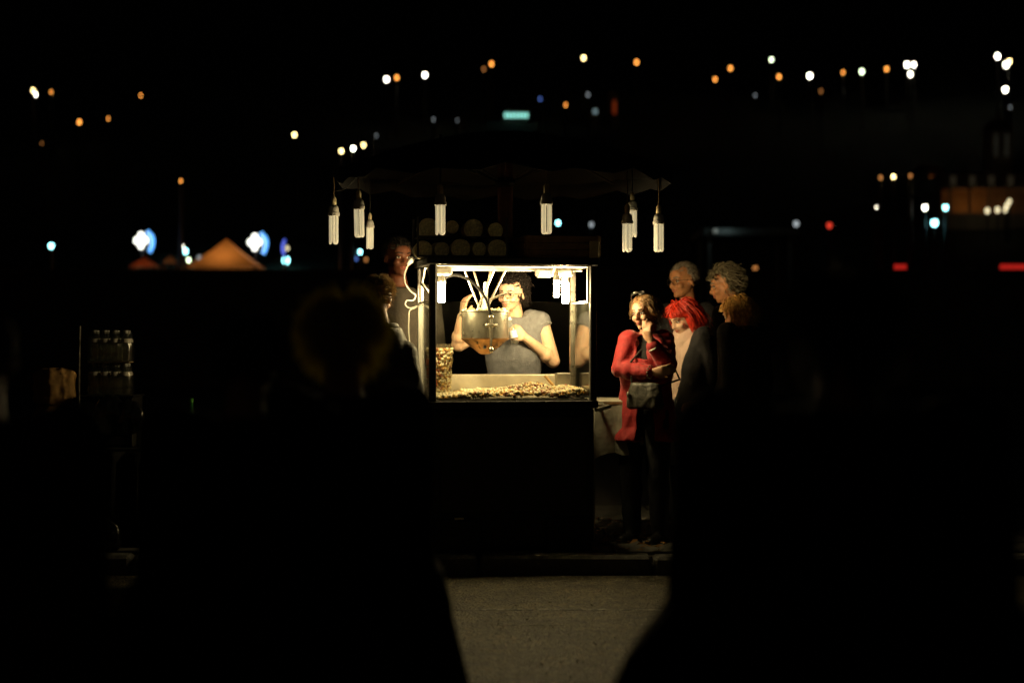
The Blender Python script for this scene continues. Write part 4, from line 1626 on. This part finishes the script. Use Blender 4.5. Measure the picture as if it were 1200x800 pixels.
def loc_fn(x0, y0, yaw):
    c_, s_ = math.cos(-yaw), math.sin(-yaw)

    def f(px, py, dy):
        D = y0 + dy
        wx, wy, wz = (px - 600) / F * D - x0, dy, CAMZ - (py - 400) / F * D
        return (wx * c_ - wy * s_, wx * s_ + wy * c_, wz)
    return f


yw = R(-28)
rl = loc_fn(rx, ry, yw)
red = Fig('woman in an open red jacket, hand at her mouth, sunglasses pushed up', (rx, ry, 0), yw, 1.58,
          j={'sr': rl(737, 399, -.02), 'er': rl(727, 432, -.06), 'wr': rl(764, 436, -.20), 'sl': rl(778, 398, .04), 'el': rl(783, 428, -.12), 'wl': rl(763, 402, -.20),
             'neck': rl(758, 392, .02), 'chest': rl(757, 420, .0), 'hip': rl(757, 486, .02)},
          eyes=rl(756, 366, -.04), hyaw=R(-14), hpitch=R(6), hroll=R(-4))
red.body(sk_b, .007, {'l': dict(d=V(rl(756, 380, -.22)) - V(rl(763, 402, -.20)), nrm=V((.3, .9, -.1)), curl=[.25, .35, .55, .6], thumb=.6), 'r': dict(d=V((.9, -.1, .1)), nrm=V((0, .9, .4)), curl=.3)})
m_redj = mat('red_jacket_cloth', (.36, .014, .018), .75, var=.22, scale=25, bump=.003, bscale=60, sheen=.25)
m_blk = mat('black_top_cloth', (.010, .010, .011), .9, var=.3, scale=30, bump=.002, bscale=80)
q = MB()
red.torso(q, .010, z0=.78)
fused(q, 'black_top', m_blk, red.root, .009, 4, (.003, 12, .5))
# jacket: two front halves left open over the black top, plus sleeves
q = MB()
red.torso(q, .030, z0=.64, flare=.03)
for k in 'lr':
    red.arm(q, k, .017, 1.02, .86)
jk = fused(q, 'jacket', m_redj, red.root, .008, 4, (.009, 13, .55))
import bmesh


def smooth_edge(bm, it=10):
    loose = [v for v in bm.verts if not v.link_faces]
    bmesh.ops.delete(bm, geom=loose, context='VERTS')
    for _ in range(it):
        vs = [v for v in bm.verts if v.is_boundary]
        new = {}
        for v in vs:
            nb = [e.other_vert(v).co for e in v.link_edges if e.is_boundary]
            if len(nb) == 2:
                new[v] = v.co * .4 + (nb[0] + nb[1]) * .3
        for v, c_ in new.items():
            v.co = c_


bm = bmesh.new()
bm.from_mesh(jk.data)
kill = []
for f in bm.faces:
    c_ = f.calc_center_median()
    if c_.y < -.045 and c_.z < red.J['neck'].z + .05:
        wid = .022 + max(0, (c_.z - .95)) * .06 + max(0, .95 - c_.z) * .05
        # keep the sleeves: only the torso front panel opens
        dist = min((c_ - red.J['el']).length, (c_ - red.J['er']).length, (c_ - red.J['wr']).length, (c_ - red.J['wl']).length)
        a_ = red.J['er']
        b_ = red.J['wr']
        tt = max(0, min(1, (c_ - a_).dot(b_ - a_) / (b_ - a_).length_squared))
        d2 = (c_ - a_.lerp(b_, tt)).length
        a_, b_ = red.J['el'], red.J['wl']
        tt = max(0, min(1, (c_ - a_).dot(b_ - a_) / (b_ - a_).length_squared))
        d3 = (c_ - a_.lerp(b_, tt)).length
        if -wid < c_.x - .03 < wid * 2.4 and d2 > .075 and d3 > .075:
            kill.append(f)
bmesh.ops.delete(bm, geom=kill, context='FACES')
smooth_edge(bm)
bm.to_mesh(jk.data)
bm.free()
jk.modifiers.new('thick', 'SOLIDIFY').thickness = .005
q = MB()
q.tube([red.J['neck'] + V((.07 * math.cos(t), .065 * math.sin(t) + .005, -.004 + .015 * math.sin(t))) for t in [R(-40) + R(260) * i / 16 for i in range(17)]], [.010] + [.016] * 15 + [.010], 8)
q.build('collar', m_redj, jk, True)
q = MB()
red.legs(q, .018)
red.torso(q, .012, z1=.90)
fused(q, 'trousers', m_jean, red.root, .010, 4, (.004, 11, .5))
red.shoes(m_shoe)
red.face((.10, .06, .03))
red.hair(mat('dark_blond_hair', (.20, .11, .04), .5, var=.6, scale=60), 560, .085, .0020, .75, .003, .046, .004, flow=(.1, .7, -.2), seed=11, low=-.05)
red.glasses(mat('sunglass_frame', (.55, .52, .45), .2, metal=.9), up=1)
q = MB()
for i in range(9):
    t = i / 8
    p = red.J['wl'].lerp(red.J['el'], .13)
    a, b_, d_ = frame_for(red.J['el'] - red.J['wl'])
q.tube([p + (a * math.cos(x) + b_ * math.sin(x)) * .038 for x in [2 * math.pi * i / 20 for i in range(21)]], .007, 6)
q.build('bracelet', mat('pale_bracelet', (.78, .72, .6), .3), red.root, True)
q = MB()
p = red.J['wr'].lerp(red.J['er'], .05)
a, b_, d_ = frame_for(red.J['er'] - red.J['wr'])
for i in range(12):
    x = 2 * math.pi * i / 12
    q.ell(p + (a * math.cos(x) + b_ * math.sin(x)) * .036, (.0075,) * 3, n=7, m=5)
q.build('bead_bracelet', mat('silver_beads', (.8, .77, .7), .2, metal=.8), red.root, True)
bagp = V(rl(756, 464, -.19))
hb_ = MB()
hb_.loft([(bagp + V((0, 0, -.075)), .10, .035), (bagp + V((0, 0, -.065)), .115, .042), (bagp + V((0, 0, 0)), .115, .045), (bagp + V((0, 0, .07)), .095, .03), (bagp + V((0, 0, .078)), .09, .02)], 24, 3.2)
wb_ = thing('handbag', 'grey leather shoulder bag worn across the red jacket woman', 'bag', red.root.location, yw)
fused(hb_, 'body', mat('grey_leather', (.05, .047, .038), .5, var=.3, scale=14, bump=.003, bscale=60), wb_, .006, 3, (.009, 14, .6))
MB().tube([bagp + V((-.09, 0, .06)), red.J['chest'].lerp(red.J['sr'], .3) + V((0, -.15, -.05)), red.J['sl'] + V((-.03, -.075, .03)), red.J['sl'] + V((-.03, .05, .05)), V((.13, .15, 1.1)), bagp + V((.16, .16, .1)), bagp + V((.09, .01, .06))], .006, 6).build('strap', mat('strap_leather', (.05, .045, .04), .5), wb_, True)
MB().ell(bagp + V((-.09, -.05, .01)), (.011, .008, .018)).build('charm', mat('silver_beads', (.8, .77, .7), .2, metal=.8), wb_, True)

# ---- woman with bright red hair and a pale collar
hx, hy = 1.145, 11.05
yw = R(-62)
hl = loc_fn(hx, hy, yw)
rhd = Fig('woman with bright red bobbed hair looking down, pale scarf at her collar', (hx, hy, 0), yw, 1.57,
          j={'el': hl(838, 462, -.05), 'wl': hl(818, 472, -.22), 'er': hl(822, 462, .12), 'wr': hl(800, 476, .0)},
          eyes=hl(800, 372, -.06), hyaw=R(4), hpitch=R(26))
rhd.body(sk_a, .008)
m_dj = mat('dark_jacket', (.014, .013, .014), .85, var=.3, scale=20, bump=.002, bscale=60)
m_pink = mat('pale_pink_cloth', (.66, .47, .38), .8, var=.12, scale=16, bump=.003, bscale=40)
q = MB()
rhd.torso(q, .030, z0=.72, flare=.02)
for k in 'lr':
    rhd.arm(q, k, .02, 1.02, .9)
rj = fused(q, 'jacket', m_dj, rhd.root, .010, 4, (.006, 12, .5))
bm = bmesh.new()
bm.from_mesh(rj.data)
bmesh.ops.delete(bm, geom=[f for f in bm.faces if f.calc_center_median().y < -.02 and -.06 < f.calc_center_median().x < .125 - max(0, 1.2 - f.calc_center_median().z) * .25 and f.calc_center_median().z > .88], context='FACES')
smooth_edge(bm)
bm.to_mesh(rj.data)
bm.free()
rj.modifiers.new('thick', 'SOLIDIFY').thickness = .006
q = MB()
n_ = rhd.J['neck']
q.loft([(n_ + V((0, -.03, -.17)), .085, .115), (n_ + V((0, -.03, -.07)), .105, .105), (n_ + V((0, -.012, -.01)), .098, .09), (n_ + V((0, -.01, .035)), .082, .08)], 22)
fused(q, 'scarf', m_pink, rhd.root, .007, 3, (.010, 18, .35))
q = MB()
for z_, r_ in ((-.20, .0), (-.30, .01), (-.42, .012)):
    pass
rhd.torso(q, .018, z0=.84)
fused(q, 'blouse_front', m_pink, rhd.root, .008, 3, (.010, 16, .4))
q = MB()
rhd.legs(q, .018)
rhd.torso(q, .012, z1=.90)
fused(q, 'trousers', m_jean, rhd.root, .012, 4)
rhd.shoes(m_shoe)
rhd.face((.12, .04, .02))
rhd.hair(mat('bright_red_hair', (.55, .030, .012), .42, var=.55, scale=40), 900, .165, .0030, .85, .0012, .040, .007, flow=(.0, .25, -.4), seed=21, low=-.06, seg=8, face_y=-.028)
MB().ell(rhd.hp((-.074, -.03, .055)), (.012, .008, .008)).build('hair_clip', mat('hair_clip', (.8, .78, .7), .3), rhd.root, True)

# ---- man with glasses
gx, gy = 1.20, 11.75
yw = R(-50)
gl_ = loc_fn(gx, gy, yw)
gm = Fig('older man with thin glasses and cropped hair standing behind the red haired woman', (gx, gy, 0), yw, 1.77, eyes=gl_(801, 328.5, -.06), hyaw=R(-8), hpitch=R(6))
gm.body(sk_c, .008)
q = MB()
gm.torso(q, .03, z0=.75)
for k in 'lr':
    gm.arm(q, k, .02, 1.05, .95)
fused(q, 'jacket', m_dj, gm.root, .012, 4, (.006, 12, .5))
MB().tube([gm.J['neck'] + V((.075 * math.cos(t), .07 * math.sin(t) + .005, .012)) for t in [2 * math.pi * i / 24 for i in range(25)]], .018, 8).build('collar', mat('dull_red_collar', (.36, .03, .02), .8), gm.root, True)
q = MB()
gm.legs(q, .018)
gm.torso(q, .012, z1=1.0)
fused(q, 'trousers', m_jean, gm.root, .014, 4)
gm.shoes(m_shoe)
gm.face((.25, .2, .15))
gm.glasses()
gm.hair(mat('cropped_grey_hair', (.30, .25, .19), .7, var=.4, scale=80), 1200, .020, .0017, .2, 0, .068, .001, seed=31, low=-.04, cap=True, flow=(0, .8, .2), seg=3)

# ---- grey haired person turned away, and the blond woman in front of them
ex_, ey_ = 1.45, 11.5
yw = R(-108)
el_ = loc_fn(ex_, ey_, yw)
eg = Fig('grey haired person in dark clothes with head bowed behind the blond woman', (ex_, ey_, 0), yw, 1.74, eyes=el_(850, 333, -.02), hyaw=R(10), hpitch=R(14))
eg.body(sk_c, .010)
q = MB()
eg.torso(q, .03, z0=.7)
for k in 'lr':
    eg.arm(q, k, .02, 1.05, .95)
fused(q, 'coat', m_dj, eg.root, .014, 4, (.006, 12, .5))
q = MB()
eg.legs(q, .018)
eg.torso(q, .012, z1=1.0)
fused(q, 'trousers', m_jean, eg.root, .014, 4)
eg.shoes(m_shoe)
eg.face((.3, .26, .2))
eg.hair(mat('grey_hair', (.25, .21, .13), .6, var=.4, scale=60), 800, .055, .0024, .35, .002, .05, .012, seed=41, low=-.05, flow=(0, .5, .1))

bx_, by_ = 1.478, 10.95
yw = R(-132)
bl_ = loc_fn(bx_, by_, yw)
bl = Fig('blond woman in dark coat with a white earring beside the red haired woman', (bx_, by_, 0), yw, 1.60, eyes=bl_(864, 368, -.04), hyaw=R(0), hpitch=R(18))
bl.body(sk_c, .010)
q = MB()
bl.torso(q, .03, z0=.7)
for k in 'lr':
    bl.arm(q, k, .02, 1.05, .95)
fused(q, 'coat', m_dj, bl.root, .012, 4, (.006, 12, .5))
q = MB()
bl.legs(q, .018)
bl.torso(q, .012, z1=.9)
fused(q, 'trousers', m_jean, bl.root, .014, 4)
bl.shoes(m_shoe)
bl.face((.25, .16, .08))
bl.hair(mat('ginger_blond_hair', (.50, .27, .07), .5, var=.5, scale=50), 700, .10, .0026, .75, .002, .045, .006, seed=51, low=-.06, flow=(0, .4, -.2), face_y=-.03)
MB().lathe([(.004, .02), (.011, .012), (.012, -.012), (.005, -.024)], bl.hp((-.084, -.005, -.055)), 10).build('earring', mat('white_earring', (.85, .83, .78), .3), bl.root, True)
MB().tube([bl.J['neck'] + V((.07 * math.cos(t), .068 * math.sin(t), .0)) for t in [2 * math.pi * i / 20 for i in range(21)]], .012, 8).build('collar', mat('pale_collar', (.55, .52, .46), .7), bl.root, True)

# ---- tall man behind, beside the vendor
tx, ty = -.735, 11.25
yw = R(18)
tl_ = loc_fn(tx, ty, yw)
tm = Fig('tall bearded man in a dull brown shirt standing behind the looped cable', (tx, ty, 0), yw, 1.90, eyes=tl_(466, 301, -.05), hyaw=R(12), hpitch=R(4))
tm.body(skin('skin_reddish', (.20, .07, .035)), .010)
q = MB()
tm.torso(q, .025, z0=.85)
for k in 'lr':
    tm.arm(q, k, .018, 1.05, .5)
fused(q, 'shirt', mat('brown_shirt', (.085, .072, .055), .9, var=.25, scale=18, bump=.003, bscale=50), tm.root, .012, 4, (.006, 12, .5))
q = MB()
tm.legs(q, .018)
tm.torso(q, .012, z1=1.05)
fused(q, 'trousers', m_jean, tm.root, .014, 4)
tm.shoes(m_shoe)
tm.face((.04, .025, .02))
tm.hair(mat('black_hair', (.012, .009, .007), .5, var=.5, scale=60), 500, .02, .0022, .2, 0, .055, .004, seed=61, low=-.05, flow=(0, .7, .2), seg=4)

# ---- man with rim light at the cart's side, back turned
mx_, my_ = -.755, 9.72
yw = R(150)
ml = loc_fn(mx_, my_, yw)
rm = Fig('man in dark jacket with his back turned, edge lit by the cart', (mx_, my_, 0), yw, 1.56, w=1.05, j={'sr': ml(474, 414, -.04), 'er': ml(485, 462, -.05), 'wr': ml(476, 508, -.12), 'sl': ml(414, 410, .1), 'neck': ml(449, 384, .0), 'chest': ml(446, 432, .0)}, eyes=ml(444, 349, .05), hyaw=R(18), hpitch=R(14))
rm.body(sk_b, .009)
q = MB()
rm.torso(q, .035, z0=.70, flare=.02)
for k in 'lr':
    rm.arm(q, k, .022, 1.1, .95)
fused(q, 'jacket', mat('navy_jacket', (.035, .032, .03), .55, var=.3, scale=18, bump=.003, bscale=50, sheen=.5), rm.root, .010, 4, (.008, 11, .5))
MB().tube([rm.J['neck'] + V((.075 * math.cos(t), .07 * math.sin(t) + .005, .008)) for t in [2 * math.pi * i / 24 for i in range(25)]], .020, 8).build('collar', mat('navy_jacket', (.02, .019, .02)), rm.root, True)
q = MB()
rm.legs(q, .02)
rm.torso(q, .014, z1=.92)
fused(q, 'trousers', m_jean, rm.root, .014, 4)
rm.shoes(m_shoe)
rm.face((.05, .03, .02))
rm.hair(mat('brown_hair', (.45, .34, .18), .5, var=.5, scale=60, trans=.4), 1500, .045, .0017, .25, .001, .05, .010, seed=71, low=-.055, flow=(0, .4, -.1), seg=4)

# ---- onlookers standing in the road between the camera and the cart (silhouettes against the light)
def onlooker(px_eye, py_eye, D, yaw, H, label, hairspec, coat, w=1.0, low=.45, flare=.05, pitch=0, grp='onlookers in the road'):
    e = P(px_eye, py_eye, D)
    f = Fig(label, (e.x, e.y, ROADZ + .005), yaw, H, grp, w, hpitch=pitch)
    dz = (e.z - ROADZ) - f.E.z
    for k in ('neck', 'chest', 'hip', 'sl', 'sr', 'el', 'er', 'wl', 'wr', 'hl', 'hr'):
        f.J[k].z += dz
    f.E.z += dz
    for k in 'lr':
        f.J['e' + k].x *= .86
        f.J['w' + k].x *= .80
    f.body(sk_b, .011)
    q = MB()
    f.torso(q, .035, z0=low, ramp=flare)
    for k in 'lr':
        f.arm(q, k, .03, 1.1, .95)
    fused(q, 'coat', coat, f.root, .013, 4, (.008, 9, .5))
    q = MB()
    f.legs(q, .02)
    fused(q, 'trousers', m_jean, f.root, .014, 4)
    f.shoes(m_shoe)
    f.face()
    f.hair(**hairspec)
    return f


m_coat = mat('black_coat', (.012, .012, .012), .9, var=.3, scale=20, bump=.003, bscale=40)
m_coat2 = mat('brown_coat', (.05, .03, .02), .9, var=.3, scale=20, bump=.003, bscale=40)
onlooker(403, 405, 4.3, R(178), 1.47, 'onlooker with thick frizzy hair in a long black coat, back turned',
         dict(m=mat('frizzy_hair', (.95, .86, .26), .5, var=.2, scale=40, trans=.75), n=2000, length=.075, rad=.0014, grav=.25, curl=.005, vol=.017, hair_line=.04, seed=81, low=-.06, flow=(0, .3, -.2)), m_coat, .97, .22, .19)
onlooker(985, 400, 3.3, R(170), 1.50, 'broad onlooker in a long black coat blocking the view beside the waiting people',
         dict(m=mat('black_hair', (.012, .009, .007)), n=900, length=.12, rad=.002, grav=.5, curl=.002, vol=.02, hair_line=.04, seed=91, low=-.06), m_coat, 1.52, .2, .36)
onlooker(-22, 420, 3.4, R(190), 1.42, 'onlooker in a dark brown coat standing before the stacked sacks',
         dict(m=mat('black_hair', (.012, .009, .007)), n=500, length=.05, rad=.002, grav=.4, curl=.001, vol=.008, hair_line=.04, seed=95, low=-.06), m_coat2, 1.12, .25, .2)
onlooker(288, 425, 3.9, R(176), 1.44, 'added onlooker in a plain black coat hiding the lit road beside the frizzy haired one',
         dict(m=mat('black_hair', (.012, .009, .007)), n=500, length=.06, rad=.002, grav=.5, curl=.001, vol=.006, hair_line=.04, seed=97, low=-.06), m_coat, 1.1, .2, .26)  # extra figure, added to cover lit road with black

# ================================================================== SIDE STALL WITH WATER BOTTLES AND SACKS
SD = 10.45
sx_, sy_ = P(130, 462, SD).x, SD
zt_ = P(0, 462, SD).z
stl = thing('trestle_table', 'dark folding trestle table carrying bottle packs and sacks', 'table', (sx_ - .05, sy_, 0))
MB().box((0, .05, zt_ - .33), (1.15, .5, .025), bev=.005).build('table_top', m_black, stl)
for sx in (-.5, .5):
    for a_, c_ in ((-.2, .25), (.25, -.2)):
        MB().tube([(sx, a_, .0), (sx, c_, zt_ - .345)], .013, 8).build('leg', m_dsteel, stl)
q = MB()
for i in range(61):
    for z_ in (zt_ - .335, zt_ - .6, .02):
        q.v.append((-.57 + 1.14 * i / 60, -.215 - (.02 + .022 * math.sin(i * .9) + .01 * math.sin(i * 2.3)) * (1 if z_ < .5 else .6), z_))
for i in range(60):
    for k in range(2):
        q.f.append((i * 3 + k, i * 3 + 3 + k, i * 3 + 4 + k, i * 3 + 1 + k))
        q.mi.append(0)
o = q.build('added_dark_skirt', m_blk, stl, True)  # black cloth added to keep the lit ground around the table dark
o.modifiers.new('thick', 'SOLIDIFY').thickness = .004
bx = thing('plastic_crate', 'black plastic crate under the water bottles', 'crate', (sx_, sy_, zt_ - .317))
for k in range(4):
    MB().box((0, -.12, .04 + k * .07), (.30, .012, .05), bev=.004).build('slat', m_black, bx)
    MB().box((0, .14, .04 + k * .07), (.30, .012, .05), bev=.004).build('slat', m_black, bx)
for sx in (-1, 1):
    MB().box((sx * .155, .01, .155), (.012, .28, .30), bev=.004).build('side', m_black, bx)
MB().box((0, .01, .309), (.34, .30, .012), bev=.004).build('top', m_black, bx)
m_water = glass('water_bottle_plastic', (.86, .90, .86), .08, haze=.06, boost=.07)
m_lbl = mat('water_label', (.70, .66, .58), .5, var=.2, scale=30)
bb = MB().lathe([(.020, 0), (.027, .004), (.028, .03), (.0265, .04), (.028, .05), (.0265, .062), (.028, .075), (.028, .105), (.022, .130), (.012, .150), (.012, .158)], n=14, M=Matrix.Scale(1.09, 3)).mesh('body', [m_water])
bl1 = MB().lathe([(.0285, .108), (.0288, .122), (.024, .130)], n=14, cap=False, M=Matrix.Scale(1.09, 3)).mesh('label_band', [m_lbl])
bcp = MB().lathe([(.013, .158), (.0145, .160), (.0145, .174), (.011, .176)], n=12, M=Matrix.Scale(1.09, 3)).mesh('cap', [mat('water_cap', (.55, .55, .50), .5)])
for m in (bb, bl1, bcp):
    sm(m, 50)
for tier in range(2):
    for i in range(4):
        for j in range(2):
            t = thing('water_bottle', ('upper' if tier else 'lower') + ' tier small clear water bottle in the stacked pack', 'bottle', (sx_ - .095 + i * .0635 + random.uniform(-.002, .002), sy_ - .03 + j * .066, zt_ - .002 + tier * .202), random.uniform(0, 6), ('upper' if tier else 'lower') + ' tier of water bottles')
            inst('body', bb, t)
            inst('label_band', bl1, t)
            inst('cap', bcp, t)
    w2 = MB()
    MBf = [((0, 0, .002), .134, .074), ((0, 0, .02), .136, .075), ((0, 0, .12), .134, .074), ((0, 0, .18), .12, .06)]
    w2.loft(MBf, 40, 6)
    tag(fw := w2.build('shrink_wrap', glass('shrink_film', (.97, .97, .95), .14, haze=.02, boost=.03), smooth=True, loc=(sx_, sy_, zt_ + .001 + tier * .202)), ('upper' if tier else 'lower') + ' clear shrink wrap round the stacked water bottles', 'plastic wrap', 'shrink wraps on the bottle packs')
tag(MB().box((sx_, sy_, zt_ + .1975), (.25, .14, .006)).build('cardboard_sheet', mat('card', (.25, .18, .10), .9)), 'thin cardboard sheet between the two bottle tiers', 'cardboard')

# crumpled glossy black plastic over the packs below
for i, (px, py, s_, lb) in enumerate(((128, 486, .10, 'crumpled shiny black plastic bag hung on the crate front'), (150, 490, .09, 'taut shiny black plastic bag beside the crate'), (120, 634, .10, 'shiny black plastic bag lying on the ground by the table'))):
    p = P(px, py, SD - .18 - (.27 if i == 2 else 0))
    if i == 2:
        p.z = .10
    q = MB().ell((0, 0, 0), (s_, s_ * .5, s_ * 1.1), None, 22, 14)
    fused(q, 'plastic_bag', mat('shiny_black_plastic', (.012, .012, .012), .16, var=.3, scale=20, bump=.004, bscale=24, spec=.8), None, .009, 1, (.022, 16, .4))
    o = bpy.data.objects[[x.name for x in bpy.data.objects if x.name.startswith('plastic_bag')][-1]]
    o.location = p
    tag(o, lb, 'plastic bag')

# brown paper sacks
m_sack = mat('brown_paper_sack', (.42, .24, .08), .85, var=.35, scale=14, bump=.006, bscale=22)
for px, py, w_s, h_s, lb in ((64, 453, .105, .105, 'largest crumpled brown paper sack on top of the pile'), (62, 489, .10, .065, 'flattened brown paper sack in the middle of the pile'), (70, 509, .085, .05, 'small brown paper sack at the bottom of the pile')):
    p = P(px, py, SD - .05)
    q = MB()
    q.box((0, 0, 0), (w_s * 2, .22, h_s * 2), bev=.035)
    o = fused(q, 'paper_sack', m_sack, None, .008, 3, (.016, 13, .9))
    o.location = p
    o.rotation_euler = (0, 0, R(38))
    tag(o, lb, 'sack', 'paper sacks piled by the trestle table')
stp = P(66, 522, SD - .05)
crt = thing('wooden_box', 'low wooden box under the paper sacks', 'box', (stp.x, SD - .05, zt_ - .317))
MB().box((0, 0, .02), (.3, .24, .04), bev=.004).build('base', m_wood, crt)
for yy in (-.11, .11):
    MB().box((0, yy, .055), (.3, .014, .03), bev=.003).build('slat', m_wood, crt)
tag(MB().tube([P(92, 470, SD - .15) - V((0, 0, 1.0 - .05)), P(93, 425, SD - .15), P(94, 382, SD - .15)], .006, 6).build('thin_pole', m_dsteel), 'thin upright metal pole between the sacks and the bottles', 'pole')
tag(MB().tube([P(82, 526, SD - .22), P(97, 501, SD - .22)], .010, 6).build('pale_stick', mat('pale_wood', (.6, .55, .42), .6)), 'short pale stick leaning by the paper sacks', 'stick')
gb = V((P(224, 500, SD - .05).x, SD - .05, zt_ - .317))
g_ = thing('green_bottle', 'tall green glass bottle standing alone on the trestle table', 'bottle', gb)
MB().lathe([(.030, 0), (.036, .006), (.036, .17), (.014, .22), (.013, .275)], n=16).build('body', mat('green_glass', (.02, .16, .03), .12, spec=.8), g_, True)
MB().lathe([(.015, .272), (.015, .295)], n=12).build('cap', mat('bottle_green_cap', (.1, .4, .05), .4), g_)
